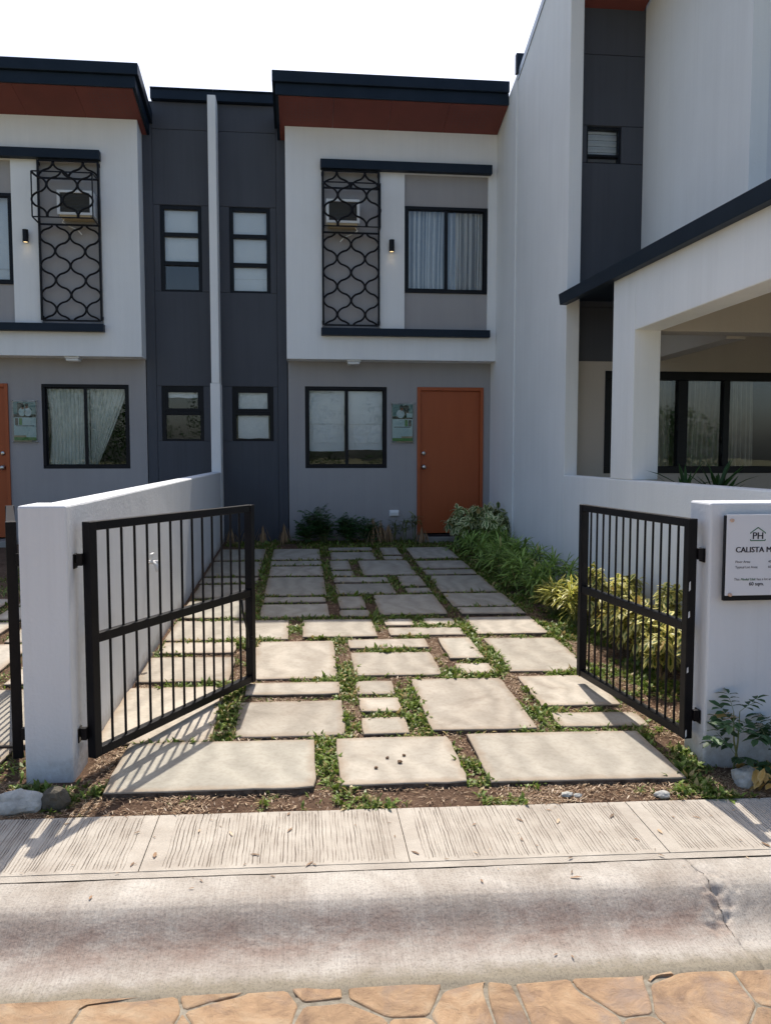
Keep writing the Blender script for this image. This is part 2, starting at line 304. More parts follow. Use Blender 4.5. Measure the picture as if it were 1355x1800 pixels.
def kerb_mat():
    m, n, b, out = newmat('worn_kerb_concrete'); g = N(n, 'ShaderNodeNewGeometry')
    n1 = N(n, 'ShaderNodeTexNoise', Scale=3.0, Detail=9.0, Roughness=0.68, Distortion=0.6); L(n, g.outputs['Position'], n1.inputs['Vector'])
    mp = N(n, 'ShaderNodeMapping'); mp.inputs['Scale'].default_value = (220, 7, 7); mp.inputs['Rotation'].default_value = (0, 0, 0.06); L(n, g.outputs['Position'], mp.inputs[0])
    n2 = N(n, 'ShaderNodeTexNoise', Scale=1.0, Detail=4.0); L(n, mp.outputs[0], n2.inputs['Vector'])
    n3 = N(n, 'ShaderNodeTexNoise', Scale=4.5, Detail=12.0, Roughness=0.8, Distortion=0.2); mp3 = N(n, 'ShaderNodeMapping'); mp3.inputs['Location'].default_value = (5, 3, 1); mp3.inputs['Scale'].default_value = (1, 1.6, 1.6); L(n, g.outputs['Position'], mp3.inputs[0]); L(n, mp3.outputs[0], n3.inputs['Vector'])
    r = N(n, 'ShaderNodeValToRGB'); e = r.color_ramp.elements; e[0].position = 0.3; e[0].color = (0.29, 0.25, 0.21, 1); e[1].position = 0.68; e[1].color = (0.52, 0.485, 0.435, 1); L(n, n1.outputs[0], r.inputs[0])
    # reddish tyre / clay stains, strongest on the sloping face (an attribute painted along the profile)
    at = N(n, 'ShaderNodeAttribute'); at.attribute_name = 'stain'
    r3 = N(n, 'ShaderNodeValToRGB'); r3.color_ramp.elements[0].position = 0.34; r3.color_ramp.elements[0].color = (0, 0, 0, 1); r3.color_ramp.elements[1].position = 0.60; r3.color_ramp.elements[1].color = (1, 1, 1, 1); L(n, n3.outputs[0], r3.inputs[0])
    mu = N(n, 'ShaderNodeMath', operation='MULTIPLY'); L(n, r3.outputs[0], mu.inputs[0]); L(n, at.outputs['Fac'], mu.inputs[1])
    mx = N(n, 'ShaderNodeMix', data_type='RGBA'); L(n, mu.outputs[0], mx.inputs[0]); L(n, r.outputs[0], mx.inputs[6]); mx.inputs[7].default_value = (0.27, 0.20, 0.165, 1)
    m2 = N(n, 'ShaderNodeMix', data_type='RGBA', blend_type='OVERLAY'); m2.inputs[0].default_value = 0.24; L(n, mx.outputs[2], m2.inputs[6]); L(n, n2.outputs[0], m2.inputs[7])
    sx = N(n, 'ShaderNodeSeparateXYZ'); L(n, g.outputs['Position'], sx.inputs[0])        # silt lying in the gutter line
    n7 = N(n, 'ShaderNodeTexNoise', Scale=7.0, Detail=8.0, Roughness=0.7); L(n, g.outputs['Position'], n7.inputs['Vector'])
    s7 = N(n, 'ShaderNodeMath', operation='MULTIPLY_ADD'); s7.inputs[1].default_value = -0.17; L(n, n7.outputs[0], s7.inputs[0]); L(n, sx.outputs[1], s7.inputs[2])
    q7 = N(n, 'ShaderNodeMapRange'); q7.inputs[1].default_value = 2.31; q7.inputs[2].default_value = 2.365; q7.inputs[3].default_value = 0.85; q7.inputs[4].default_value = 0.0; L(n, s7.outputs[0], q7.inputs[0])
    x7 = N(n, 'ShaderNodeMix', data_type='RGBA'); L(n, q7.outputs[0], x7.inputs[0]); L(n, m2.outputs[2], x7.inputs[6]); x7.inputs[7].default_value = (0.25, 0.215, 0.155, 1)
    n8 = N(n, 'ShaderNodeTexNoise', Scale=120.0, Detail=5.0, Roughness=0.75); L(n, g.outputs['Position'], n8.inputs['Vector'])
    r8 = N(n, 'ShaderNodeMapRange'); r8.inputs[1].default_value = 0.30; r8.inputs[2].default_value = 0.52; r8.inputs[3].default_value = 0.62; r8.inputs[4].default_value = 1.05; L(n, n8.outputs[0], r8.inputs[0])
    h8 = N(n, 'ShaderNodeHueSaturation'); L(n, r8.outputs[0], h8.inputs['Value']); L(n, x7.outputs[2], h8.inputs['Color'])
    L(n, h8.outputs[0], b.inputs['Base Color']); b.inputs['Roughness'].default_value = 0.9; b.inputs['Specular IOR Level'].default_value = 0.2
    ad = N(n, 'ShaderNodeMath', operation='ADD'); n4 = N(n, 'ShaderNodeTexNoise', Scale=70.0, Detail=6.0, Roughness=0.7); L(n, g.outputs['Position'], n4.inputs['Vector']); L(n, n4.outputs[0], ad.inputs[0]); L(n, n2.outputs[0], ad.inputs[1])
    bp = N(n, 'ShaderNodeBump', Strength=0.6, Distance=0.006); L(n, ad.outputs[0], bp.inputs['Height']); L(n, bp.outputs[0], b.inputs['Normal'])
    return m
M['kerb'] = kerb_mat()

def flag_mat():
    m, n, b, out = newmat('stamped_flagstone'); g = N(n, 'ShaderNodeNewGeometry'); oi = N(n, 'ShaderNodeObjectInfo')
    n1 = N(n, 'ShaderNodeTexNoise', Scale=5.0, Detail=9.0, Roughness=0.68, Distortion=1.0); L(n, g.outputs['Position'], n1.inputs['Vector'])
    n2 = N(n, 'ShaderNodeTexNoise', Scale=2.0, Detail=8.0, Roughness=0.7, Distortion=0.5); L(n, g.outputs['Position'], n2.inputs['Vector'])
    r = N(n, 'ShaderNodeValToRGB'); e = r.color_ramp.elements; e[0].position = 0.3; e[0].color = (0.21, 0.135, 0.09, 1); e[1].position = 0.72; e[1].color = (0.51, 0.385, 0.26, 1); x = e.new(0.5); x.color = (0.42, 0.275, 0.162, 1); L(n, n1.outputs[0], r.inputs[0])
    r2 = N(n, 'ShaderNodeValToRGB'); r2.color_ramp.elements[0].position = 0.50; r2.color_ramp.elements[0].color = (0, 0, 0, 1); r2.color_ramp.elements[1].position = 0.60; r2.color_ramp.elements[1].color = (0.8, 0.8, 0.8, 1); L(n, n2.outputs[0], r2.inputs[0])
    mx = N(n, 'ShaderNodeMix', data_type='RGBA'); L(n, r2.outputs[0], mx.inputs[0]); L(n, r.outputs[0], mx.inputs[6]); mx.inputs[7].default_value = (0.30, 0.225, 0.18, 1)
    hs = N(n, 'ShaderNodeHueSaturation'); mr = N(n, 'ShaderNodeMapRange'); mr.inputs[3].default_value = 0.85; mr.inputs[4].default_value = 1.1; L(n, oi.outputs['Random'], mr.inputs[0]); L(n, mr.outputs[0], hs.inputs['Value']); L(n, mx.outputs[2], hs.inputs['Color'])
    L(n, hs.outputs[0], b.inputs['Base Color']); b.inputs['Roughness'].default_value = 0.75; b.inputs['Specular IOR Level'].default_value = 0.3
    n4 = N(n, 'ShaderNodeTexNoise', Scale=17.0, Detail=10.0, Roughness=0.74, Distortion=0.6); L(n, g.outputs['Position'], n4.inputs['Vector'])
    bp = N(n, 'ShaderNodeBump', Strength=0.85, Distance=0.022); L(n, n4.outputs[0], bp.inputs['Height']); L(n, bp.outputs[0], b.inputs['Normal'])
    return m
M['flag'] = flag_mat()
M['mortar'] = pmat('grey_joint_mortar', (0.17, 0.145, 0.11), (0.31, 0.28, 0.225), 30, 0.95, 0.5, 200)
M['field'] = pmat('dry_open_ground', (0.13, 0.14, 0.07), (0.22, 0.20, 0.12), 0.3, 1.0, 0.2, 5)

def leaf_mat(name, cm, ce, cdry, edge=(0.45, 0.75), sss=0.25):
    """leaf colour from the leaf's own data: u = 0 on the midrib, 1 at the margin; tone = one random value per leaf"""
    m, n, b, out = newmat(name); n.nodes.remove(b)
    at = N(n, 'ShaderNodeAttribute'); at.attribute_name = 'leafdata'; sp = N(n, 'ShaderNodeSeparateColor'); L(n, at.outputs['Color'], sp.inputs[0])
    g = N(n, 'ShaderNodeNewGeometry'); nz = N(n, 'ShaderNodeTexNoise', Scale=45.0, Detail=3.0); L(n, g.outputs['Position'], nz.inputs['Vector'])
    ad = N(n, 'ShaderNodeMath', operation='MULTIPLY_ADD'); ad.inputs[1].default_value = 0.7; L(n, nz.outputs[0], ad.inputs[0]); L(n, sp.outputs[0], ad.inputs[2])
    mr = N(n, 'ShaderNodeMapRange'); mr.inputs[1].default_value = edge[0] + 0.35; mr.inputs[2].default_value = edge[1] + 0.35; L(n, ad.outputs[0], mr.inputs[0])
    mx = N(n, 'ShaderNodeMix', data_type='RGBA'); L(n, mr.outputs[0], mx.inputs[0]); mx.inputs[6].default_value = c4(cm); mx.inputs[7].default_value = c4(ce)
    hs = N(n, 'ShaderNodeHueSaturation'); m3 = N(n, 'ShaderNodeMapRange'); m3.inputs[3].default_value = 0.6; m3.inputs[4].default_value = 1.45; L(n, sp.outputs[1], m3.inputs[0]); L(n, m3.outputs[0], hs.inputs['Value']); L(n, mx.outputs[2], hs.inputs['Color'])
    md = N(n, 'ShaderNodeMix', data_type='RGBA'); L(n, sp.outputs[2], md.inputs[0]); L(n, hs.outputs[0], md.inputs[6]); md.inputs[7].default_value = c4(cdry)
    d = N(n, 'ShaderNodeBsdfPrincipled'); L(n, md.outputs[2], d.inputs['Base Color']); d.inputs['Roughness'].default_value = 0.45; d.inputs['Specular IOR Level'].default_value = 0.35
    t = N(n, 'ShaderNodeBsdfTranslucent'); L(n, md.outputs[2], t.inputs[0])
    ms = N(n, 'ShaderNodeMixShader'); ms.inputs[0].default_value = sss; L(n, d.outputs[0], ms.inputs[1]); L(n, t.outputs[0], ms.inputs[2]); L(n, ms.outputs[0], out.inputs[0])
    return m
M['scheff'] = leaf_mat('variegated_umbrella_leaf', (0.055, 0.115, 0.02), (0.62, 0.56, 0.19), (0.35, 0.25, 0.08), (0.15, 0.5), 0.3)
M['scheff_dk'] = leaf_mat('dim_variegated_leaf', (0.075, 0.15, 0.035), (0.66, 0.66, 0.36), (0.35, 0.25, 0.08), (0.3, 0.65), 0.25)
M['strap'] = leaf_mat('green_strap_leaf', (0.20, 0.32, 0.06), (0.30, 0.42, 0.11), (0.45, 0.38, 0.14), (0.3, 0.8), 0.3)
M['strap_y'] = leaf_mat('yellow_edged_strap_leaf', (0.10, 0.18, 0.03), (0.58, 0.52, 0.12), (0.45, 0.35, 0.10), (0.2, 0.5), 0.3)
M['strap_o'] = leaf_mat('olive_strap_leaf', (0.10, 0.13, 0.035), (0.20, 0.20, 0.07), (0.35, 0.25, 0.12), (0.3, 0.8), 0.25)
M['fern'] = leaf_mat('dark_green_leaflet', (0.045, 0.11, 0.03), (0.06, 0.14, 0.04), (0.25, 0.2, 0.08), (0.4, 0.9), 0.25)
M['sapling'] = leaf_mat('sapling_leaflet', (0.045, 0.095, 0.035), (0.07, 0.13, 0.05), (0.55, 0.36, 0.13), (0.4, 0.9), 0.25)
M['dry'] = leaf_mat('dry_brown_leaf', (0.28, 0.165, 0.085), (0.36, 0.22, 0.12), (0.50, 0.36, 0.20), (0.4, 0.9), 0.15)
M['dryyellow'] = leaf_mat('dry_yellow_leaf', (0.52, 0.33, 0.10), (0.58, 0.40, 0.16), (0.45, 0.30, 0.15), (0.4, 0.9), 0.2)
M['grass'] = leaf_mat('carpet_grass_blade', (0.145, 0.205, 0.035), (0.185, 0.245, 0.05), (0.40, 0.31, 0.13), (0.4, 0.9), 0.3)
M['litter'] = leaf_mat('straw_litter', (0.21, 0.125, 0.07), (0.27, 0.17, 0.10), (0.50, 0.37, 0.24), (0.4, 0.9), 0.05)
M['stem'] = pmat('brown_stem', (0.13, 0.085, 0.05), (0.22, 0.15, 0.09), 30, 0.9, 0.3, 150)
M['gstem'] = pmat('green_stem', (0.10, 0.13, 0.05), (0.17, 0.18, 0.08), 30, 0.8)

# ------------------------------------------------------------------ the lie of the land
def zs(x): return -0.005 - 0.0175 * max(-5.0, min(5.0, x))      # street-side level, falling to the right
def gz(x, y):                                                    # soil level: rises 0.3 m to the houses
    t = max(0.0, min(1.0, (y - 3.3) / 8.0)); return (1 - t) * zs(x) + t * 0.30
def nz3(x, y, s, k=0.0): return noise.noise(Vector((x * s, y * s, k)))

SLABS = [(-0.88,0.05,3.48,4.03),(0.16,0.75,3.5,4.04),(0.85,1.79,3.49,4.07),(-1.06,-0.48,4.05,4.92),(-0.37,0.22,4.11,4.64),(-0.36,0.22,4.74,4.97),(0.32,0.56,4.74,4.99),(0.32,0.56,4.43,4.66),(0.31,0.56,4.1,4.34),(0.68,1.27,4.13,5.01),(1.39,1.88,4.48,5.03),(1.4,1.91,4.16,4.37),(-1.04,-0.5,6.69,7.36),(-1.04,-0.12,6.02,6.62),(-1.02,-0.49,5.66,5.94),(-1.05,-0.47,5.02,5.55),(-0.35,0.22,5.07,5.95),(-0.01,0.57,6.06,6.61),(0.67,0.91,6.4,6.62),(1.01,1.26,6.41,6.62),(0.67,1.27,6.08,6.31),(1.36,1.94,6.09,6.63),(0.33,0.92,5.72,5.96),(0.33,0.91,5.1,5.63),(1.02,1.27,5.44,5.98),(1.03,1.27,5.12,5.34),(1.38,1.95,5.14,5.98),(-1.06,-0.48,9.62,10.48),(-1.05,-0.48,8.6,9.51),(-1.06,-0.47,8.21,8.5),(-1.04,-0.48,7.53,8.13),(-0.38,0.21,9.61,10.45),(-0.38,0.22,9.22,9.52),(-0.37,0.22,8.57,9.15),(-0.37,0.22,7.58,8.47),(-0.36,0.21,7.27,7.48),(-0.37,0.22,6.71,7.18),(0.33,0.9,10.26,10.5),(0.34,0.89,9.59,10.14),(0.31,0.54,8.9,9.48),(0.31,0.55,8.54,8.81),(0.32,0.89,8.21,8.47),(0.32,0.9,7.63,8.12),(0.32,0.56,7.02,7.51),(0.31,0.57,6.7,6.93),(1.0,1.23,9.91,10.46),(0.98,1.22,9.58,9.81),(0.65,1.24,8.59,9.49),(1.0,1.25,7.96,8.5),(1.01,1.26,7.66,7.88),(0.66,1.25,6.75,7.55),(1.35,1.91,9.61,10.44),(1.34,1.92,8.96,9.46),(1.34,1.91,8.58,8.84),(1.35,1.92,7.69,8.51),(1.35,1.94,7.05,7.6),(1.37,1.94,6.75,6.99)]
XM = -1.157                                   # party line between the two facing houses
NSLABS = [(2 * -1.155 - b, 2 * -1.155 - a, c, d) for a, b, c, d in SLABS if b < 0.6]   # the neighbour's drive mirrors this one

def soil_sheet(name, x0, x1, y0, y1, step, amp, label=None):
    nx = int((x1 - x0) / step) + 1; ny = int((y1 - y0) / step) + 1; V = []; F = []
    for j in range(ny):
        for i in range(nx):
            x = x0 + (x1 - x0) * i / (nx - 1); y = y0 + (y1 - y0) * j / (ny - 1)
            z = gz(x, y) - 0.012 + amp * nz3(x, y, 7) + amp * 0.6 * nz3(x, y, 21, 3)
            if j == 0: z = min(z, gz(x, y) - 0.02)
            V.append((x, y, z))
    for j in range(ny - 1):
        for i in range(nx - 1):
            a = j * nx + i; F.append((a, a + 1, a + nx + 1, a + nx))
    me = bpy.data.meshes.new(name); me.from_pydata(V, [], F); me.polygons.foreach_set('use_smooth', [True] * len(F))
    return tag(link(name, me, M['soil']), kind='structure')

ground = MB().add([(-400, -400, -0.45), (400, -400, -0.45), (400, 400, -0.45), (-400, 400, -0.45)], [(0, 1, 2, 3)]).build('ground', M['field']); tag(ground, kind='structure')
driveway = soil_sheet('driveway', -1.15, 2.72, 3.30, 11.4, 0.05, 0.010)
yard = soil_sheet('neighbour_driveway', -6.5, -1.16, 3.30, 11.4, 0.12, 0.010)
garden = soil_sheet('verge', 2.73, 8.0, 3.30, 11.4, 0.3, 0.01)

def slab_mesh(x0, x1, y0, y1, top, rng):
    """cast slab: wobbly edges, eased arris, lies on the slope of the ground"""
    per = []
    def side(a, b, n):
        for k in range(n):
            f = k / n; per.append((a[0] + (b[0] - a[0]) * f, a[1] + (b[1] - a[1]) * f))
    nx = max(3, int((x1 - x0) / 0.09)); ny = max(3, int((y1 - y0) / 0.09))
    side((x0, y0), (x1, y0), nx); side((x1, y0), (x1, y1), ny); side((x1, y1), (x0, y1), nx); side((x0, y1), (x0, y0), ny)
    cx, cy = (x0 + x1) / 2, (y0 + y1) / 2; n = len(per); corners = {0, nx, nx + ny, 2 * nx + ny}; a = rng.uniform(-0.008, 0.008)
    P = []
    for i, (x, y) in enumerate(per):
        k = rng.choice((.001, .002, .002, .004, .008)) if i in corners else 0.0
        x += rng.uniform(-0.0035, 0.0035) - k * (1 if x > cx else -1); y += rng.uniform(-0.0035, 0.0035) - k * (1 if y > cy else -1)
        dx, dy = x - cx, y - cy; P.append((cx + dx - a * dy, cy + dy + a * dx))
    tx, ty = rng.uniform(-0.006, 0.006), rng.uniform(-0.005, 0.005)
    rings = []
    for ins, dz in ((0.0, -0.075), (0.0, -0.007), (0.0025, -0.002), (0.008, 0.0), (.06, .0005)):
        r = []
        for x, y in P:
            dx, dy = x - cx, y - cy; X, Y = cx + dx * max(.3, 1 - 2 * ins / (x1 - x0)), cy + dy * max(.3, 1 - 2 * ins / (y1 - y0))
            r.append((X, Y, gz(X, Y) + top + dz + tx * (X - cx) + ty * (Y - cy)))
        rings.append(r)
    V = [v for r in rings for v in r]; F = []
    for k in range(4):
        for i in range(n): F.append((k * n + i, k * n + (i + 1) % n, (k + 1) * n + (i + 1) % n, (k + 1) * n + i))
    F.append(tuple(4 * n + i for i in range(n)))
    me = bpy.data.meshes.new('paving_slab'); me.from_pydata(V, [], F); me.materials.append(M['slab']); me.materials.append(M['slabside'])
    a = me.attributes.new('edge', 'FLOAT', 'POINT'); a.data.foreach_set('value', [1.0] * (4 * n) + [0.0] * n)
    for k in range(n): me.polygons[k].material_index = 1
    return me
rr = random.Random(3)
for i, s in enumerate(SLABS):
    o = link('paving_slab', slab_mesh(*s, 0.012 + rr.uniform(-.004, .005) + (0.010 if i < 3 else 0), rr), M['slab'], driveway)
    o['grey'] = (0.62, 0.30, 0.42)[i] if i < 3 else (rr.uniform(0.05, 0.42) if s[3] < 6.66 else rr.uniform(0.35, 0.75))  # back slabs get more grey: the house's shade put into their colour
for s in NSLABS:
    o = link('paving_slab', slab_mesh(*s, 0.013 + rr.uniform(-.004, .005), rr), M['slab'], yard); o['grey'] = rr.uniform(0.1, 0.5)

# ---- sidewalk: tine-grooved concrete bays, each its own piece
sidewalk = MB(); sidewalk.add([(-8, 2.835, zs(-5) - .022), (-5, 2.835, zs(-5) - .022), (5, 2.835, zs(5) - .022), (8, 2.835, zs(5) - .022), (8, 3.315, zs(5) - .012), (5, 3.315, zs(5) - .012), (-5, 3.315, zs(-5) - .012), (-8, 3.315, zs(-5) - .012)], [(0, 1, 6, 7), (1, 2, 5, 6), (2, 3, 4, 5)])
sidewalk = tag(sidewalk.build('sidewalk', M['mortar']), kind='structure')
def walk_z(x, y): return zs(x) - 0.003 - (3.3 - y) * 0.02
def bay_mesh(x0, x1, fine, seed):
    """concrete bay raked with a tine comb: every groove is a narrow V of its own"""
    rg = random.Random(seed); ny = 40 if fine else 6; ys = [2.868 + (3.306 - 2.868) * j / (ny - 1) for j in range(ny)]
    cols = [(x0, None, 0)]; x = x0 + rg.uniform(.05, .08)
    while x < x1 - 0.05:
        g = (x, rg.uniform(.45, 1.0), rg.uniform(2.885, 2.90), rg.uniform(3.27, 3.32), rg.uniform(0, 90), rg.uniform(.0019, .0031))
        cols += [(x, g, -1), (x, g, 0), (x, g, 1)]; x += rg.choice((.010, .012, .013, .015, .018)) * rg.uniform(.9, 1.1)
    cols.append((x1, None, 0)); nx = len(cols); V = []; D = []
    for y in ys:
        for xc, g, k in cols:
            xx, d, dz = xc, 0.0, 0.0
            if g:
                xx += .004 * nz3(xc * .7, y, 7, seed) + .0022 * nz3(g[4], y, 22) + k * g[5]
                if k == 0 and g[2] < y < g[3]:
                    q = g[1] * max(0.0, min(1.0, .75 + 1.0 * nz3(g[4], y, 9, 2))); dz = -.0045 * q; d = min(1.0, q * 1.4)
            V.append((xx, y, walk_z(xx, y) + .0012 * nz3(xx, y, 9) + dz)); D.append(d)
    F = [(j * nx + i, j * nx + i + 1, (j + 1) * nx + i + 1, (j + 1) * nx + i) for j in range(ny - 1) for i in range(nx - 1)]
    m = len(V); edge = list(range(nx)) + [j * nx + nx - 1 for j in range(1, ny)] + [(ny - 1) * nx + i for i in range(nx - 2, -1, -1)] + [j * nx for j in range(ny - 2, 0, -1)]
    for e in edge: v = V[e]; V.append((v[0], v[1], v[2] - 0.03)); D.append(0.45)
    ne = len(edge)
    for k in range(ne): F.append((edge[(k + 1) % ne], edge[k], m + k, m + (k + 1) % ne))
    me = bpy.data.meshes.new('sidewalk_bay'); me.from_pydata(V, [], F); a = me.attributes.new('dirt', 'FLOAT', 'POINT'); a.data.foreach_set('value', D)
    return me
jx = [-4.6, -3.6, -2.6, -1.6, -0.603, 0.391, 1.41, 2.41, 3.41, 4.41]
for k in range(len(jx) - 1):
    link('sidewalk_bay', bay_mesh(jx[k] + 0.002, jx[k + 1] - 0.002, -2 < jx[k] < 2.5, 11 + k), M['walk'], sidewalk)
eb = MB()
for k in range(180):
    a, b = -4.6 + k * 0.05006, -4.6 + (k + 1) * 0.05006
    eb.add([(a, 2.8315 + .0015 * nz3(a, 3, 5), walk_z(a, 2.85) - .005), (b, 2.8315 + .0015 * nz3(b, 3, 5), walk_z(b, 2.85) - .005), (b, 2.8655 + .002 * nz3(b, 1, 5), walk_z(b, 2.85) - .001), (a, 2.8655 + .002 * nz3(a, 1, 5), walk_z(a, 2.85) - .001)], [(0, 1, 2, 3)])
eb.build('edge_strip', M['walk'], sidewalk)

# ---- rolled kerb with gutter, cast in two lengths; the arris between them is broken away
PROF = [(2.829, -.020, 0), (2.79, -.0185, 0), (2.74, -.018, .05), (2.71, -.019, .10), (2.685, -.022, .15), (2.662, -.029, .25), (2.640, -.043, .5), (2.618, -.061, .85), (2.596, -.080, 1), (2.574, -.097, 1), (2.550, -.111, 1), (2.522, -.121, .85), (2.49, -.129, .5), (2.46, -.134, .25), (2.43, -.138, .12), (2.405, -.142, .1), (2.38, -.147, .1), (2.35, -.160, .1)]
kerb = tag(MB().box(-4.6, 4.6, 2.40, 2.82, -0.36, -0.26).build('kerb', M['mortar']), kind='structure')
def kerb_mesh(x0, x1, flip, tone):
    nx = 0; V = []; D = []
    xs_ = sorted(set([round(x0 + (x1 - x0) * i / 200, 4) for i in range(201)] + [round(float(q), 4) for q in np.arange(max(x0, 1.25), min(x1, 1.68), .006)])); nx = len(xs_)
    pr = []
    for k in range(len(PROF) - 1):
        for s in range(4):
            f = s / 4; a, b = PROF[k], PROF[k + 1]; pr.append(tuple(a[i] + (b[i] - a[i]) * f for i in range(3)))
    pr.append(PROF[-1])
    for j, (y, dz, st) in enumerate(pr):
        for i in range(nx):
            x = xs_[i]
            if tone == 0 and i == nx - 1: x += 0.03 * nz3(y * 3, 1, 4) + (0.10 * (2.7 - y))
            if tone == 1 and i == 0: x += 0.03 * nz3(y * 3, 1, 4) + (0.10 * (2.7 - y))
            e = (x1 - x) if tone == 0 else (x - x0)
            brk = min(1.0, 2 * max(0.0, 1 - abs(e) / (0.10 if tone == 0 else .13)) * max(0.0, 1 - abs(y - 2.62) / 0.17) * max(0, .55 + 1.2 * nz3(x, y, 14, 3)))
            z = zs(x) + dz + 0.003 * nz3(x, y, 4) + 0.0016 * nz3(x, y, 16, 2) - .006 * max(0, nz3(x, y * 1.5, 11, 12) - .38) * st - brk * (0.004 + 0.016 * max(0, nz3(x, y, 30, 7) + .3) + .010 * max(0, nz3(x, y, 75, 5)) + .006 * nz3(x, y, 45, 9))
            if tone == 1: z -= 0.0005
            V.append((x, y, z)); D.append(min(1.0, st * (1.0 if tone == 0 else 0.25) + 0.5 * brk))
    ny = len(pr); F = []
    for j in range(ny - 1):
        for i in range(nx - 1): a = j * nx + i; F.append((a, a + nx, a + nx + 1, a + 1))
    m = len(V)
    for col, fl in ((0, 0), (nx - 1, 1)):
        for j in range(ny): v = V[j * nx + col]; V.append((v[0], v[1], v[2] - .05)); D.append(.3)
        for j in range(ny - 1):
            q = (j * nx + col, (j + 1) * nx + col, m + j + 1, m + j); F.append(q if fl else q[::-1])
        m = len(V)
    me = bpy.data.meshes.new('kerb_length'); me.from_pydata(V, [], F); me.polygons.foreach_set('use_smooth', [True] * len(F))
    a = me.attributes.new('stain', 'FLOAT', 'POINT'); a.data.foreach_set('value', D); return me
link('kerb_length', kerb_mesh(-4.6, 1.460, 0, 0), M['kerb'], kerb)
link('kerb_length', kerb_mesh(1.4635, 4.6, 0, 1), M['kerb'], kerb)

# ---- street: stamped flagstones
V0 = [(-8, -6, zs(-5) - .1535), (-5, -6, zs(-5) - .1535), (5, -6, zs(5) - .1535), (8, -6, zs(5) - .1535), (8, 2.345, zs(5) - .1535), (5, 2.345, zs(5) - .1535), (-5, 2.345, zs(-5) - .1535), (-8, 2.345, zs(-5) - .1535)]
street = tag(MB().add(V0, [(0, 1, 6, 7), (1, 2, 5, 6), (2, 3, 4, 5)]).build('street', M['mortar']), kind='structure')
TRACED = [[(-1.062,2.389),(-0.399,2.398),(-0.389,2.379),(-0.666,2.358),(-0.725,2.0),(-0.97,2.0)],[(-0.666,2.358),(-0.389,2.379),(-0.362,2.309),(-0.464,2.0),(-0.725,2.0)],[(-0.388,2.397),(-0.173,2.396),(-0.199,2.369),(-0.362,2.309),(-0.389,2.379)],[(-0.362,2.309),(-0.199,2.369),(-0.173,2.396),(-0.054,2.384),(-0.015,2.311),(-0.108,2.0),(-0.201,2.0)],[(-0.362,2.309),(-0.201,2.0),(-0.464,2.0)],[(-0.054,2.384),(-0.054,2.395),(0.119,2.381),(0.116,2.319),(-0.015,2.311)],[(-0.015,2.311),(0.116,2.319),(0.238,2.23),(0.207,2.0),(-0.108,2.0)],[(0.119,2.381),(0.432,2.373),(0.423,2.344),(0.361,2.227),(0.238,2.23),(0.116,2.319)],[(0.423,2.344),(0.543,2.378),(0.565,2.379),(0.554,2.334),(0.549,2.0),(0.47,2.0),(0.361,2.227)],[(0.238,2.23),(0.361,2.227),(0.47,2.0),(0.207,2.0)],[(0.554,2.334),(0.565,2.379),(0.652,2.359),(0.659,2.0),(0.549,2.0)],[(0.652,2.359),(0.837,2.366),(0.845,2.311),(0.932,2.174),(0.877,2.0),(0.659,2.0)],[(0.837,2.366),(1.093,2.366),(1.078,2.32),(1.032,2.178),(0.932,2.174),(0.845,2.311)],[(1.078,2.32),(1.093,2.366),(1.196,2.373)],[(1.078,2.32),(1.196,2.373),(1.383,2.364),(1.371,2.196),(1.183,2.0),(1.119,2.0),(1.032,2.178)],[(0.932,2.174),(1.032,2.178),(1.119,2.0),(0.877,2.0)],[(1.383,2.364),(1.631,2.365),(1.543,2.123),(1.371,2.196)],[(1.371,2.196),(1.543,2.123),(1.439,2.0),(1.183,2.0)]]
seeds = []; rs = random.Random(21); y = 2.0; row = 0
while y > -1.2:
    x = -3.6 + (row % 2) * 0.17
    while x < 3.8: seeds.append((x + rs.uniform(-.1, .1), y - 0.17 + rs.uniform(-.07, .07))); x += 0.38
    y -= 0.34; row += 1
side = [(float(x) + rs.uniform(-.06, .06), 2.2 + rs.uniform(-.06, .06)) for x in np.arange(-3.6, 4.0, .36) if x < -1.25 or x > 1.8]
def clip(poly, nx, ny, c):      # keep nx*x+ny*y<=c
    o = []
    for i in range(len(poly)):
        a, b = poly[i], poly[(i + 1) % len(poly)]; da = nx * a[0] + ny * a[1] - c; db = nx * b[0] + ny * b[1] - c
        if da <= 0: o.append(a)
        if (da < 0 < db) or (db < 0 < da): t = da / (da - db); o.append((a[0] + (b[0] - a[0]) * t, a[1] + (b[1] - a[1]) * t))
    return o
def cells(sd, xa, xb, ya, yb):
    out = []
    for i, (sx, sy) in enumerate(sd):
        poly = [(max(xa, sx - .6), max(ya, sy - .6)), (min(xb, sx + .6), max(ya, sy - .6)), (min(xb, sx + .6), min(yb, sy + .6)), (max(xa, sx - .6), min(yb, sy + .6))]
        for j, (ox, oy) in enumerate(sd):
            if i == j or abs(ox - sx) > 1.3 or abs(oy - sy) > 1.3: continue
            nx_, ny_ = ox - sx, oy - sy; l = math.hypot(nx_, ny_); nx_ /= l; ny_ /= l
            poly = clip(poly, nx_, ny_, nx_ * (sx + ox) / 2 + ny_ * (sy + oy) / 2)
            if len(poly) < 3: break
        if len(poly) > 2: out.append(poly)
    return out
STONES = TRACED + cells(seeds, -4, 4, -1.5, 2.0) + cells([p for p in side if p[0] < 0], -4, -1.02, 2.0, 2.395) + cells([p for p in side if p[0] > 0], 1.6, 4, 2.0, 2.37)
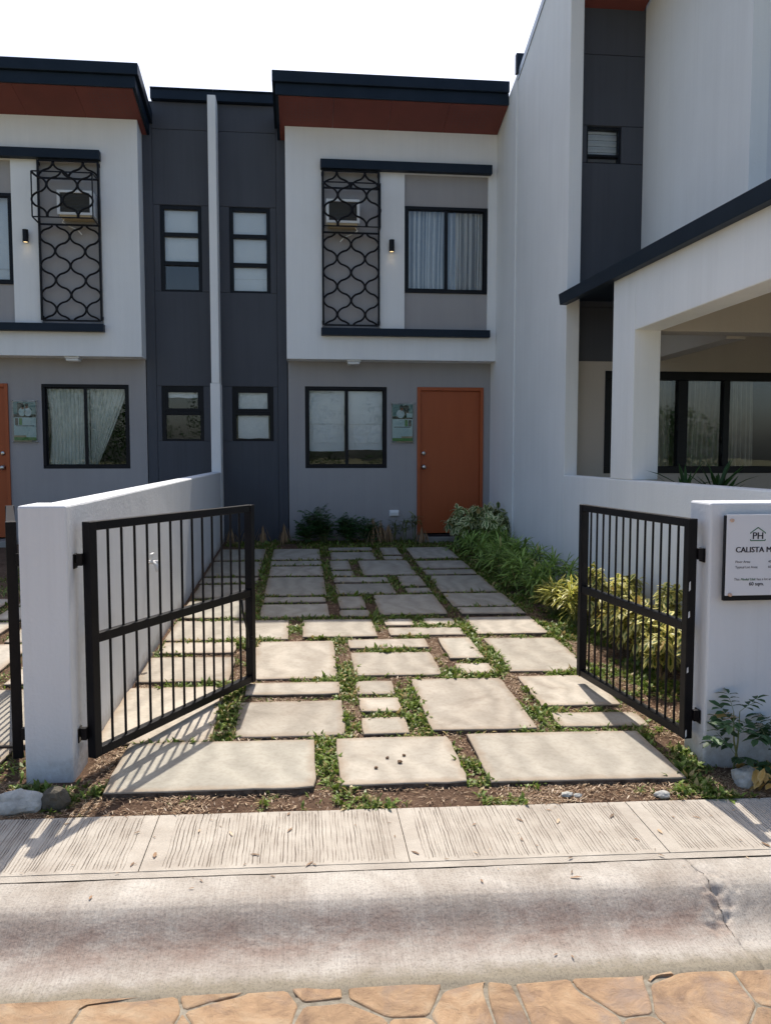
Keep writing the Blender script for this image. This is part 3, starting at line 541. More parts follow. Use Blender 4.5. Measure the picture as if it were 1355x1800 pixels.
for poly in STONES:
    n0 = len(poly); ar = sum(poly[i][0] * poly[(i + 1) % n0][1] - poly[(i + 1) % n0][0] * poly[i][1] for i in range(n0))
    if ar < 0: poly = poly[::-1]
    gap = rs.uniform(0.0022, 0.0045); q = []     # inset each side, wobble it, round the corners
    for k in range(n0):
        a, b = poly[k], poly[(k + 1) % n0]; l = math.hypot(b[0] - a[0], b[1] - a[1])
        if l < 1e-4: continue
        nx_, ny_ = -(b[1] - a[1]) / l, (b[0] - a[0]) / l; e = min(.22, .014 / l); m = max(2, int(l / .04))
        for t in range(m + 1):
            f = e + (1 - 2 * e) * t / m; x, y = a[0] + (b[0] - a[0]) * f, a[1] + (b[1] - a[1]) * f
            w = gap + max(0, .013 * nz3(x, y, 4.5, 3)); x += nx_ * w; y += ny_ * w
            q.append((x + .007 * nz3(x, y, 8, 1), y + .007 * nz3(x, y, 8, 4)))
    cx = sum(p[0] for p in q) / len(q); cy = sum(p[1] for p in q) / len(q); n = len(q); V = []; F = []
    th = rs.uniform(-.0012, .0012)
    for ins, dz in ((0, -.03), (0, -.0045), (.002, -.0018), (.007, 0.0)):
        for x, y in q:
            l = math.hypot(x - cx, y - cy) + 1e-6; s_ = max(.2, 1 - ins / l); X = cx + (x - cx) * s_; Y = cy + (y - cy) * s_
            V.append((X, Y, zs(X) - .1485 + dz + th + .0012 * nz3(X, Y, 14, 8)))
    for k in range(3):
        for a in range(n): F.append((k * n + a, k * n + (a + 1) % n, (k + 1) * n + (a + 1) % n, (k + 1) * n + a))
    F.append(tuple(3 * n + a for a in range(n)))
    me = bpy.data.meshes.new('flagstone'); me.from_pydata(V, [], F); link('flagstone', me, M['flag'], street)

# ------------------------------------------------------------------ house builders
def pane(parent, x0, x1, z0, z1, y, mir): return MB().box(x0, x1, y, y + 0.006, z0, z1).build('pane', M['glass'], parent, mir)
def drape(parent, name, x0, x1, z0, z1, y, mat, mir, waves=7, amp=0.03, seed=1, gather=None):
    """pleated curtain; gather pulls the cloth to one side toward the bottom"""
    rg = random.Random(seed); nx, nz_ = 90, 14; V = []; U = []
    ph = [rg.uniform(0, 6.28) for _ in range(3)]
    for j in range(nz_ + 1):
        f = j / nz_; z = z1 + (z0 - z1) * f
        for i in range(nx + 1):
            u = i / nx
            xx = x0 + (x1 - x0) * u
            if gather: w = gather(f); xx = x0 + (x1 - x0) * (w[0] + (w[1] - w[0]) * u)
            uu = u + 0.02 * math.sin(3 * f + ph[0])
            yy = y + amp * (math.sin(uu * waves * 6.283 + ph[1]) * .6 + math.sin(uu * waves * 2.3 * 6.283 + ph[2] + f) * .4) * (0.6 + .4 * f)
            V.append((xx, yy, z)); U.append(u * 3 + 0.1 * math.sin(f * 2 + ph[0]) * u + seed)
    F = [(j * (nx + 1) + i, (j + 1) * (nx + 1) + i, (j + 1) * (nx + 1) + i + 1, j * (nx + 1) + i + 1) for j in range(nz_) for i in range(nx)]
    if mir is not None: V = [(2 * mir - x, yy, z) for x, yy, z in V]; F = [f[::-1] for f in F]
    me = bpy.data.meshes.new(name); me.from_pydata(V, [], F); me.polygons.foreach_set('use_smooth', [True] * len(F)); a = me.attributes.new('u', 'FLOAT', 'POINT'); a.data.foreach_set('value', U)
    return link(name, me, mat, parent)
def blind(parent, x0, x1, z0, z1, y, mir, seed=1):
    """white film hung behind the glass, slightly creased"""
    V = []; nx, nz_ = 14, 14
    for j in range(nz_ + 1):
        for i in range(nx + 1):
            x = x0 + (x1 - x0) * i / nx; z = z0 + (z1 - z0) * j / nz_
            V.append((x + (.006 * nz3(seed, z, 5) if i in (0, nx) else 0), y + 0.012 * nz3(x, z, 6, seed) + .006 * nz3(x, z, 17, seed), z + (.012 * nz3(x, seed, 6) if j == 0 else 0)))
    F = [(j * (nx + 1) + i, j * (nx + 1) + i + 1, (j + 1) * (nx + 1) + i + 1, (j + 1) * (nx + 1) + i) for j in range(nz_) for i in range(nx)]
    if mir is not None: V = [(2 * mir - x, yy, z) for x, yy, z in V]; F = [f[::-1] for f in F]
    me = bpy.data.meshes.new('blind'); me.from_pydata(V, [], F); me.polygons.foreach_set('use_smooth', [True] * len(F)); return link('blind', me, M['blind'], parent)

def sliding_window(house, x0, x1, z0, z1, y, mir, xm, t=0.042):
    """two-leaf slider: outer frame, two sashes overlapping at the meeting stile"""
    f = MB(); f.box(x0, x1, y, y + .07, z1 - t, z1).box(x0, x1, y, y + .07, z0, z0 + t).box(x0, x0 + t, y, y + .07, z0 + t, z1 - t).box(x1 - t, x1, y, y + .07, z0 + t, z1 - t)
    w = f.build('window', M['black'], house, mir, 0.003)
    a, b, c, d = x0 + t, x1 - t, z0 + t, z1 - t; s = .018
    sf = MB(); sf.box(a, xm + .022, y + .012, y + .032, d - s, d).box(a, xm + .022, y + .012, y + .032, c, c + s).box(a, a + s, y + .012, y + .032, c + s, d - s).box(xm - .022, xm + .022, y + .012, y + .032, c + s, d - s)
    sf.build('sash', M['black'], w, mir); pane(w, a + s, xm - .022, c + s, d - s, y + .02, mir)
    sf = MB(); sf.box(xm - .016, b, y + .038, y + .058, d - s, d).box(xm - .016, b, y + .038, y + .058, c, c + s).box(b - s, b, y + .038, y + .058, c + s, d - s).box(xm - .016, xm + .020, y + .038, y + .058, c + s, d - s)
    sf.build('sash', M['black'], w, mir); pane(w, xm + .020, b - s, c + s, d - s, y + .046, mir)
    return w
def stacked_window(house, x0, x1, zsplits, y, mir, t=0.05):
    """awning window: panes one above the other between bars at zsplits"""
    z0, z1 = zsplits[0], zsplits[-1]; f = MB(); f.box(x0, x0 + t, y, y + .06, z0, z1).box(x1 - t, x1, y, y + .06, z0, z1)
    f.box(x0 + t, x1 - t, y, y + .06, z0, z0 + t * .6).box(x0 + t, x1 - t, y, y + .06, z1 - t * 1.1, z1)
    for z in zsplits[1:-1]: f.box(x0 + t, x1 - t, y - .004, y + .06, z - t * .55, z + t * .55)
    w = f.build('window', M['black'], house, mir, 0.003)
    for k in range(len(zsplits) - 1):
        a = zsplits[k] + (t * .6 if k == 0 else t * .55); b = zsplits[k + 1] - (t * 1.1 if k == len(zsplits) - 2 else t * .55)
        pane(w, x0 + t, x1 - t, a, b, y + .03, mir)
    return w

def soff(y): return 6.01 - 0.24 * (y - 10.4)
def town_house(label, mir, left):
    """one two-storey row house; 'left' is the mirrored neighbour with its own curtains"""
    H = empty('townhouse', ((2 * XM - 0.75) if mir is not None else 0.75, 11.3, 0.30)); tag(H, label, 'house', 'row houses facing the gate')
    XR = 2.68
    # upper white box with two recessed panels
    holes = [(0.28, 1.065, 3.225, 5.31), (1.403, 2.56, 3.225, 5.31)]
    mb = wall_mb(-.20, XR, 2.81, 6.02, 11.0, 11.10, holes)
    mb.box(-.20, -.08, 11.10, 11.42, 2.81, 5.98).box(-.08, XR, 11.10, 11.42, 2.81, 2.93)
    mb.build('upper_wall', M['white'], H, mir)
    wall_mb(0.25, 1.10, 3.20, 5.33, 11.05, 11.099, [(0.335, 0.78, 4.575, 4.885)]).build('accent_panel', M['taupe'], H, mir)
    wall_mb(1.39, 2.58, 3.20, 5.33, 11.05, 11.099, [(1.405, 2.558, 3.732, 4.892)]).build('accent_panel', M['taupe'], H, mir)
    MB().box(.265, 2.59, 10.90, 10.998, 5.315, 5.432).build('canopy_bar', M['navy'], H, mir, .004)
    MB().box(.265, 2.58, 10.90, 10.998, 3.122, 3.220).build('sill_bar', M['navy'], H, mir, .004)
    # ground-floor wall
    wall_mb(-.19, XR, 0.10, 2.809, 11.30, 11.42, [(.041, 1.194, 1.32, 2.467), (1.625, 2.580, 0.36, 2.467)]).build('ground_floor_wall', M['taupe'], H, mir)
    # charcoal panels on a backing wall
    wins = [(-.970, -.420, 3.735, 4.888), (-.962, -.397, 1.70, 2.455)]
    wall_mb(-1.125, -.20, 0.10, 6.24, 11.314, 11.43, wins).build('bay_backing', M['char'], H, mir)
    g = .003
    for (a, b, c, d) in [(-.333, -.20, .10, 6.24), (-1.125, -.333, 5.88, 6.24), (-1.125, -.333, 4.888, 5.88), (-1.125, -.970, 3.735, 4.888), (-.420, -.333, 3.735, 4.888), (-1.125, -.333, 2.455, 3.735), (-1.125, -.962, 1.70, 2.455), (-.397, -.333, 1.70, 2.455), (-1.125, -.333, .10, 1.70)]:
        MB().box(a + g, b - g, 11.300, 11.313, c + g, d - g).build('wall_panel', M['char'], H, mir, .002)
    MB().box(XM + .001, -.335, 11.22, 11.44, 6.245, 6.368).box(XM + .001, -.335, 11.20, 11.46, 6.369, 6.385).build('parapet_cap', M['navy'], H, mir)
    # body, floors (dark inside)
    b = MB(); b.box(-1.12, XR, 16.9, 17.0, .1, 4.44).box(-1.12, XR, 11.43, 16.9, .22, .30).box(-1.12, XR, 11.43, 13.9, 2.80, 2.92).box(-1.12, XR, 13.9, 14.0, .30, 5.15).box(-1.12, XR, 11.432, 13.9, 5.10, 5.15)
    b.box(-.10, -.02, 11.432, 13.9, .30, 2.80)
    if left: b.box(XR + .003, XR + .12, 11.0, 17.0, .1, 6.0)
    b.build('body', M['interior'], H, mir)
    # roof: falls to the back; fascia in two bands, soffit boards
    rf = MB().prism_x([(10.432, soff(10.43) + .012), (10.432, 6.27), (17.1, 4.70), (17.1, 4.42)], -.27, XR - .002).box(XM + .001, -.275, 11.45, 17.0, 5.3, 5.42).build('roof', M['zinc'], H, mir)
    MB().box(-.305, XR - .002, 10.400, 10.430, 6.01, 6.150).build('fascia', M['navy'], rf, mir, .003)
    MB().box(-.345, XR - .002, 10.360, 10.430, 6.152, 6.290).build('gutter', M['navy'], rf, mir, .006)
    MB().prism_x([(10.432, soff(10.432)), (10.432, 6.15), (11.44, 6.15 - .242), (11.44, soff(11.44))], -.305, -.272).build('side_fascia', M['navy'], rf, mir)
    MB().prism_x([(10.432, 6.152), (10.432, 6.29), (11.46, 6.29 - .245), (11.46, 6.152 - .245)], -.345, -.272).build('side_flashing', M['navy'], rf, mir)
    e = [-.268, .43, 1.17, 1.92, XR - .004]
    for k in range(4):
        MB().prism_x([(10.434, soff(10.434)), (10.434, soff(10.434) + .010), (10.998, soff(10.998) + .010), (10.998, soff(10.998))], e[k] + .002, e[k + 1] - .002).build('soffit_board', M['red'], rf, mir)
    MB().prism_x([(11.0, soff(11.0)), (11.0, soff(11.0) + .01), (11.298, soff(11.298) + .01), (11.298, soff(11.298))], -.268, -.203).build('soffit_board', M['red'], rf, mir)
    vb = MB()                                    # perforations near both ends
    for x0 in (-.16, 2.0):
        for i in range(9):
            for j in range(7):
                x = x0 + i * .055; yy = 10.54 + j * .055; z = soff(yy) - .0012
                vb.add([(x - .005, yy - .005, z + .0012), (x + .005, yy - .005, z + .0012), (x + .005, yy + .005, z - .0012), (x - .005, yy + .005, z - .0012)], [(3, 2, 1, 0)])
    o = vb.build('soffit_perforations', M['acgrey'], rf, mir); o['kind'] = 'stuff'
    # windows
    w = sliding_window(H, 1.405, 2.558, 3.732, 4.892, 11.03, mir, 1.985)
    if left: blind(w, 1.45, 2.52, 3.77, 4.86, 11.13, mir, 4); MB().box(1.45, 2.52, 11.105, 11.11, 3.93, 3.945).build('blind_rail', M['plastic'], w, mir)
    else: drape(w, 'curtain', 1.43, 1.97, 3.75, 4.88, 11.145, M['stripe'], mir, 3, .05, 2); drape(w, 'curtain', 1.99, 2.54, 3.75, 4.88, 11.155, M['stripe'], mir, 4, .05, 5)
    w = sliding_window(H, .041, 1.194, 1.32, 2.467, 11.31, mir, .625)
    if left:
        drape(w, 'curtain', .07, .60, 1.35, 2.44, 11.47, M['sheer'], mir, 7, .03, 8, lambda f: (0.04 + .80 * f ** 1.1, 1.0))
        drape(w, 'curtain', .61, 1.17, 1.35, 2.44, 11.45, M['sheer'], mir, 9, .03, 9, lambda f: (0, 1.0 - .08 * math.sin(f * 3)))
    else:
        blind(w, .085, .595, 1.56, 2.42, 11.405, mir, 2); blind(w, .64, 1.155, 1.58, 2.42, 11.41, mir, 3)
        blind(w, .15, .50, 1.68, 1.94, 11.388, mir, 6); blind(w, .72, 1.12, 1.68, 1.94, 11.391, mir, 7)
        MB().box(.085, .595, 11.376, 11.38, 1.94, 1.947).box(.64, 1.155, 11.376, 11.38, 1.94, 1.947).build('blind_rail', M['plastic'], w, mir)
    w = stacked_window(H, -.970, -.420, (3.735, 4.115, 4.50, 4.888), 11.318, mir)
    blind(w, -.93, -.46, 4.14 if left else 3.77, 4.84, 11.385, mir, 9)
    if not left: MB().box(-.92, -.47, 11.365, 11.369, 3.93, 3.936).build('blind_rail', M['plastic'], w, mir)
    w = stacked_window(H, -.962, -.397, (1.70, 2.085, 2.455), 11.318, mir)
    MB().box(-.912, -.88, 11.322, 11.352, 2.115, 2.40).box(-.479, -.447, 11.322, 11.352, 2.115, 2.40).box(-.88, -.479, 11.322, 11.352, 2.115, 2.15).box(-.88, -.479, 11.322, 11.352, 2.37, 2.40).build('sash', M['black'], w, mir)
    blind(w, -.89, -.47, 2.30 if left else 1.74, 2.42, 11.385, mir, 12)
    # door
    dz = 0.385
    f = MB(); f.box(1.625, 1.672, 11.275, 11.40, .36, 2.467).box(2.533, 2.580, 11.275, 11.40, .36, 2.467).box(1.672, 2.533, 11.275, 11.40, 2.42, 2.467)
    d = f.build('door_frame', M['door'], H, mir, .003)
    lf = MB().box(1.675, 2.530, 11.312, 11.352, dz, 2.417).build('door', M['door'], H, mir, .002)
    def lathe(name, x, z, prof, mat):
        m = MB(); n = 18; V = [(x + r * math.cos(2 * math.pi * k / n), yy, z + r * math.sin(2 * math.pi * k / n)) for yy, r in prof for k in range(n)]; F = []
        for i in range(len(prof) - 1):
            for k in range(n): F.append((i * n + k, i * n + (k + 1) % n, (i + 1) * n + (k + 1) % n, (i + 1) * n + k))
        F.append(tuple(range((len(prof) - 1) * n, len(prof) * n))); m.add(V, F); return m.build(name, mat, lf, mir, smooth=True)
    lathe('deadbolt', 1.722, 1.53, [(11.312, .030), (11.300, .030), (11.292, .024), (11.288, .014), (11.287, .004)], M['steel'])
    lathe('door_knob', 1.722, 1.335, [(11.312, .036), (11.304, .036), (11.300, .016), (11.280, .014), (11.272, .026), (11.256, .031), (11.244, .024), (11.240, .006)], M['steel'])
    MB().box(1.60, 2.66, 10.98, 11.298, .15, .36).build('door_step', M['step'], H, mir, .008)
    return H
main_house = town_house('two-storey row house with terracotta door straight ahead, behind the paved drive', None, False)
left_house = town_house('mirrored row house at the left edge, gauzy curtains in its downstairs window', XM, True)

# party wall fin between the two houses
pw = empty('party_wall', (XM, 11.0, .3)); tag(pw, 'narrow white fin wall standing between the two charcoal bays', 'wall')
MB().box(-1.212, -1.106, 11.02, 11.31, 2.475, 6.236).box(-1.23, -1.13, 11.31, 17.0, .2, 6.0).build('fin', M['white'], pw, None, .006)
MB().box(-1.228, -1.098, 11.02, 11.31, 0.20, 2.473).build('fin_base', M['white'], pw, None, .006)

# ------------------------------------------------------------------ house on the right, standing forward
R = empty('townhouse', (4.2, 8.2, .2)); tag(R, 'house on the right standing forward, with tall white side wall and carport', 'house', 'row houses facing the gate')
MB().prism_x([(10.04, .1), (10.04, 6.22), (17, 4.55), (17, .1)], 2.682, 2.84).build('side_wall', M['white'], R, None, .008)
MB().prism_x([(8.06, 0.05), (8.06, 6.80), (10.038, 6.15), (10.038, .1)], 2.70, 2.84).build('side_wall', M['white'], R, None, .006)
MB().prism_x([(8.03, 6.812), (8.03, 6.90), (10.03, 6.245), (10.03, 6.152)], 2.69, 2.85).build('parapet_flashing', M['zinc'], R)
MB().box(2.665, 2.85, 9.99, 10.06, 6.225, 6.46).build('flashing_end', M['navy'], R)
for a, b, c, d in ((2.845, 3.54, 5.60, 6.9), (2.845, 3.54, 4.895, 5.595), (2.845, 2.935, 4.52, 4.89), (3.305, 3.54, 4.52, 4.89), (2.845, 3.54, 3.05, 4.515), (2.845, 3.54, 2.49, 3.045)):
    MB().box(a, b, 8.2, 8.216, c, d).build('wall_panel', M['char'], R, None, .003)
wall_mb(2.845, 3.7, 2.49, 6.9, 8.217, 8.35, [(2.935, 3.305, 4.52, 4.89)]).build('bay_backing', M['char'], R)
w = stacked_window(R, 2.935, 3.305, (4.52, 4.60, 4.89), 8.225, None, .022); blind(w, 2.95, 3.29, 4.62, 4.87, 8.30, None, 4)
for k in range(4): MB().bar((2.957, 8.236, 4.635 + k * .06), (3.283, 8.236, 4.635 + k * .06), .03, .003, (0, -.6, 1)).build('louvre_blade', M['glass'], w)
MB().box(3.54, 3.66, 6.98, 8.20, 3.0, 6.6).box(3.515, 3.66, 6.13, 6.98, 3.0, 6.6).build('upper_wall', M['white'], R)
MB().box(3.66, 7.5, 6.13, 6.25, 3.0, 6.6).build('upper_wall', M['white_b'], R)
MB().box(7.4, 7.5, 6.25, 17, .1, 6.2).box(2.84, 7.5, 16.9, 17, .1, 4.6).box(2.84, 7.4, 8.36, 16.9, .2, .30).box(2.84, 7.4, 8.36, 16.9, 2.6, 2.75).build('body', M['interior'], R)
rr_ = MB().prism_x([(5.3, 7.0), (5.3, 7.28), (17.1, 4.74), (17.1, 4.46)], 2.86, 7.6).build('roof', M['zinc'], R)
MB().prism_x([(5.32, 6.72), (5.32, 6.73), (8.2, 6.06), (8.2, 6.05)], 2.845, 3.512).build('soffit_board', M['red'], rr_)
MB().box(2.86, 7.6, 5.27, 5.30, 6.7, 7.3).build('fascia', M['navy'], rr_)
wall_mb(2.845, 7.4, .1, 2.488, 8.2, 8.34, [(3.18, 6.3, 1.31, 2.39)]).build('porch_wall', M['beige'], R)
bw = MB(); bw.box(3.18, 6.3, 8.19, 8.28, 2.30, 2.39).box(3.18, 6.3, 8.19, 8.28, 1.31, 1.385).box(3.18, 3.27, 8.19, 8.28, 1.385, 2.30).box(6.22, 6.3, 8.19, 8.28, 1.385, 2.30)
for a, b in ((3.99, 4.10), (4.50, 4.57), (5.2, 5.3)): bw.box(a, b, 8.195, 8.28, 1.385, 2.30)
bw = bw.build('window', M['black'], R, None, .004)
for a, b in ((3.27, 3.99), (4.10, 4.50), (4.57, 5.2), (5.3, 6.22)): pane(bw, a, b, 1.385, 2.30, 8.235, None)
drape(bw, 'curtain', 3.24, 4.00, 1.36, 2.32, 8.40, M['greige'], None, 9, .05, 3); drape(bw, 'curtain', 4.05, 4.60, 1.36, 2.32, 8.42, M['greige'], None, 7, .05, 6); drape(bw, 'curtain', 4.62, 4.95, 1.36, 2.32, 8.40, M['greige'], None, 5, .05, 7)
# carport
MB().box(2.70, 2.84, 3.86, 8.058, 0.0, 1.296).build('parapet', M['white'], R, None, .01)
MB().box(2.702, 2.93, 6.35, 6.81, 1.297, 3.055).build('column', M['white'], R, None, .008)
MB().prism_x([(3.5, 2.52), (3.5, 2.982), (6.348, 3.053), (6.348, 2.52)], 2.702, 2.93).build('beam', M['white'], R, None, .008)
MB().box(2.932, 7.3, 6.36, 6.58, 2.52, 2.96).build('cross_beam', M['beige'], R, None, .006)
MB().box(3.62, 3.80, 6.582, 8.19, 2.50, 2.955).build('cross_beam', M['beige'], R)
MB().box(2.935, 7.3, 3.5, 6.358, 2.962, 2.98).box(3.66, 7.3, 6.59, 8.19, 2.957, 2.98).build('ceiling', M['beige'], R)
MB().box(3.66, 7.4, 8.2, 8.34, 2.489, 2.98).build('porch_wall', M['beige'], R)
MB().box(2.85, 7.3, 3.5, 8.2, .18, .26).build('porch_floor', M['step'], R)
MB().add([(2.625, 8.05, 3.034), (2.698, 8.05, 3.034), (2.698, 3.4, 2.913), (2.625, 3.4, 2.913), (2.61, 8.05, 3.143), (2.698, 8.05, 3.143), (2.698, 3.4, 3.022), (2.61, 3.4, 3.022)], [(0, 1, 2, 3), (7, 6, 5, 4), (4, 5, 1, 0), (5, 6, 2, 1), (6, 7, 3, 2), (7, 4, 0, 3)]).build('gutter', M['navy'], R, None, .004)
MB().prism_x([(3.4, 2.985), (3.4, 3.015), (8.18, 3.135), (8.18, 3.105)], 2.70, 3.51).build('carport_roof', M['navy'], R)
MB().prism_x([(3.4, 2.985), (3.4, 3.015), (6.12, 3.08), (6.12, 3.05)], 3.512, 7.3).build('carport_roof', M['navy'], R)

# ------------------------------------------------------------------ boundary walls
bwall = empty('boundary_wall', (-1.15, 7, .1)); tag(bwall, 'low white dividing wall running along the left of the drive, with end pillar', 'wall')
def skew(ya, yb, xa0, xa1, xb0, xb1, z0, z1): return MB().add([(xa0, ya, z0), (xa1, ya, z0), (xb1, yb, z0), (xb0, yb, z0), (xa0, ya, z1), (xa1, ya, z1), (xb1, yb, z1), (xb0, yb, z1)], [(3, 2, 1, 0), (4, 5, 6, 7), (0, 1, 5, 4), (1, 2, 6, 5), (2, 3, 7, 6), (3, 0, 4, 7)])
skew(3.902, 11.018, -1.205, -1.055, -1.245, -1.105, -.1, 1.275).build('wall', M['white_b'], bwall, None, .012)
MB().box(-1.252, -1.043, 3.65, 3.90, -.1, 1.278).build('pillar', M['white_b'], bwall, None, .010)
fw = empty('front_wall', (2.3, 3.75, 0)); tag(fw, 'white front boundary wall at the right edge carrying the sign', 'wall')
MB().box(1.955, 3.3, 3.65, 3.86, -.15, 1.272).build('wall', M['white_b'], fw, None, .010)

# ------------------------------------------------------------------ gates
def gate(label, hx, hy, fx, fy, z0, z1, zm, nb, wx, cable=False, chips=False):
    G = empty('gate', (hx, hy, z0)); tag(G, label, 'gate', 'black steel gate leaves')
    h = Vector((hx, hy, 0)); f = Vector((fx, fy, 0)); t = (f - h).normalized(); Ln = (f - h).length
    P = lambda s, z, o=0: tuple(h + t * s + Vector((-t.y, t.x, 0)) * o) [:2] + (z,)
    up = (-t.y, t.x, 0)
    MB().bar(P(.025, z0), P(.025, z1), .046, .046, up).build('hinge_stile', M['gateblack'], G, None, .003)
    MB().bar(P(Ln - .02, z0), P(Ln - .02, z1), .04, .05, up).build('lock_stile', M['gateblack'], G, None, .003)
    for n_, z, hh in (('top_rail', z1 - .021, .042), ('mid_rail', zm, .044), ('bottom_rail', z0 + .021, .042)):
        MB().bar(P(.051, z), P(Ln - .041, z), .040, hh).build(n_, M['gateblack'], G, None, .003)
    for k in range(nb):
        s = .05 + (Ln - .09) * (k + 1) / (nb + 1)
        MB().tube([P(s, z0 + .0425), P(s, zm - .0225)], .0066, 8, False).tube([P(s, zm + .0225), P(s, z1 - .0425)], .0066, 8, False).build('bar', M['gateblack'], G, smooth=True)
    for z in (z1 - .17, z0 + .12):
        p = P(.022, z); sg_ = 1 if wx > p[0] else -1
        hg = MB().box(min(p[0] + sg_ * .02, wx), max(p[0] + sg_ * .02, wx), p[1] - .010, p[1] + .012, z - .021, z + .021)
        hg.box(min(p[0] + sg_ * .026, p[0] + sg_ * .052), max(p[0] + sg_ * .026, p[0] + sg_ * .052), p[1] - .030, p[1] - .0105, z - .030, z + .026)
        hg.box(wx - sg_ * .006 if sg_ > 0 else wx, wx if sg_ > 0 else wx + .006, p[1] - .025, p[1] + .03, z - .045, z + .024)
        hg.build('hinge', M['gateblack'], G, None, .002)
    if chips:
        for s, z, a in ((.0, z1 - .33, .05), (.0, z1 - .47, .035), (.0, z0 + .35, .03), (.0, z0 + .03, .04)):
            p = P(.0, z); MB().prism_y([(p[0] - .019, z - a / 2), (p[0] - .011, z - a / 3), (p[0] - .012, z + a / 2), (p[0] - .018, z + a / 3)], p[1] - .0065, p[1] - .0045).build('paint_chip', M['bare'], G)
    if cable:
        c = [P(Ln - .16, zm - .02, -.03), P(Ln - .16, zm - .09, -.035), P(Ln - .13, zm - .17, -.035), P(Ln - .10, zm - .24, -.03), P(Ln - .09, zm - .33, -.025)]
        MB().tube(c, .006, 8).build('cable', M['rubber'], G, smooth=True)
        r = [P(Ln - .055 + .014 * math.cos(a), zm - .28 + .014 * math.sin(a), -.028) for a in np.linspace(0, 6.283, 15)]
        MB().tube(r, .003, 6, False).build('latch_ring', M['gateblack'], G, smooth=True)
    return G
gate('open black gate leaf on the left pillar, swung in toward the drive', -.985, 3.735, -.318, 4.96, .095, 1.198, .655, 13, -1.042, cable=True)
gate('open black gate leaf hinged to the signed front wall, plants behind it', 1.892, 3.69, 1.762, 4.88, .095, 1.192, .655, 13, 1.954, chips=True)
gate('edge-on black gate leaf of the neighbour, left of the pillar', -1.315, 3.75, -1.752, 4.99, .10, 1.20, .66, 13, -1.253)

# ------------------------------------------------------------------ fixtures on the houses
def grille(label, mir, cage):
    x0, x1, z0, z1 = .295, 1.048, 3.262, 5.296; yb = 10.955; yc = yb - cage
    G = empty('window_grille', ((2 * XM - .67) if mir is not None else .67, 10.95, 3.26)); tag(G, label, 'grille', 'wrought-iron window grilles')
    zc0, zc1 = 4.50, 5.06
    fr = MB()
    for x in (x0, x1): fr.bar((x, yb, z0), (x, yb, z1), .026, .026)
    for z in (z0, zc0 - .012, zc1 + .012, z1): fr.bar((x0 + .011, yb, z), (x1 - .011, yb, z), .022, .022)
    fr.build('frame', M['gateblack'], G, mir)
    for x in (x0, x1):
        for z in (z0 + .02, z1 - .06): MB().box(x - .018, x + .018, yb + .011, 11.0, z, z + .04).build('bracket', M['gateblack'], G, mir)
    cg = MB()
    for x in (x0 + .006, x1 - .006):
        cg.bar((x, yc, zc0), (x, yc, zc1), .014, .014)
        for z in (zc0, zc1): cg.bar((x, yc + .007, z), (x, yb - .011, z + (-.012 if z == zc0 else .012)), .014, .014)
    for z in (zc0, zc1): cg.bar((x0 + .013, yc, z), (x1 - .013, yc, z), .014, .014)
    cg.build('cage_frame', M['gateblack'], G, mir)
    P_, Wd = .3735, (x1 - x0)
    def wave(i, za, zb, y):
        xi = x0 + Wd * (i + .5) / 4; s = 1 if i % 2 == 0 else -1; a = Wd / 8 - .004; pts = []
        for k in range(int((zb - za) / .018) + 1):
            z = za + (zb - za) * k / int((zb - za) / .018); th = 2 * math.pi * (z - z0 - .05) / P_
            c = math.sin(th); v = math.copysign(abs(c) ** .62, c)
            pts.append((xi + s * a * v, y, z))
        return MB().tube(pts, .0135, 6)
    for i in range(4):
        wave(i, z0 + .011, zc0 - .024, yb).build('scroll_bar', M['gateblack'], G, mir, smooth=True)
        wave(i, zc0 + .007, zc1 - .007, yc).build('scroll_bar', M['gateblack'], G, mir, smooth=True)
        wave(i, zc1 + .024, z1 - .011, yb).build('scroll_bar', M['gateblack'], G, mir, smooth=True)
    return G
grille('black ogee-patterned grille over the air conditioner of the facing house', None, .27)
grille('black ogee-patterned grille on the left-edge house, its cage bulging out', XM, .29)

def aircon(label, mir):
    A = empty('air_conditioner', ((2 * XM - .56) if mir is not None else .56, 10.9, 4.58)); tag(A, label, 'air conditioner', 'window air conditioners')
    x0, x1, z0, z1, y0 = .337, .778, 4.577, 4.883, 10.80
    c = MB(); wall_mb(x0, x1, z0, z1, y0, 11.09, [(x0 + .035, x1 - .035, z0 + .03, z1 - .03)], c); c.build('casing', M['plastic'], A, mir, .004)
    MB().box(x0 + .036, x1 - .036, y0 + .025, y0 + .03, z0 + .031, z1 - .031).build('coil', M['acgrey'], A, mir)
    fn = MB()
    for k in range(13): z = z0 + .045 + k * .018; fn.box(x0 + .036, x1 - .036, y0 + .012, y0 + .024, z, z + .004)
    fn.build('grille_fins', M['acgrey'], A, mir)
    MB().box(x0 + .03, x1 - .03, y0 + .02, 11.04, z0 - .022, z0 - .001).build('drip_tray', M['sand'], A, mir)
    MB().tube([(x1 - .05, 10.93, z0 - .02), (x1 - .02, 10.95, z0 - .06), (x1 - .10, 10.985, z0 - .10), (x1 - .20, 10.99, z0 - .14), (x1 - .25, 10.99, z0 - .20)], .008, 8).build('drain_hose', M['plastic'], A, mir, smooth=True)
    return A
aircon('white window air conditioner of the facing house, behind its grille', None)
aircon('white window air conditioner of the left-edge house, inside the bulging cage', XM)

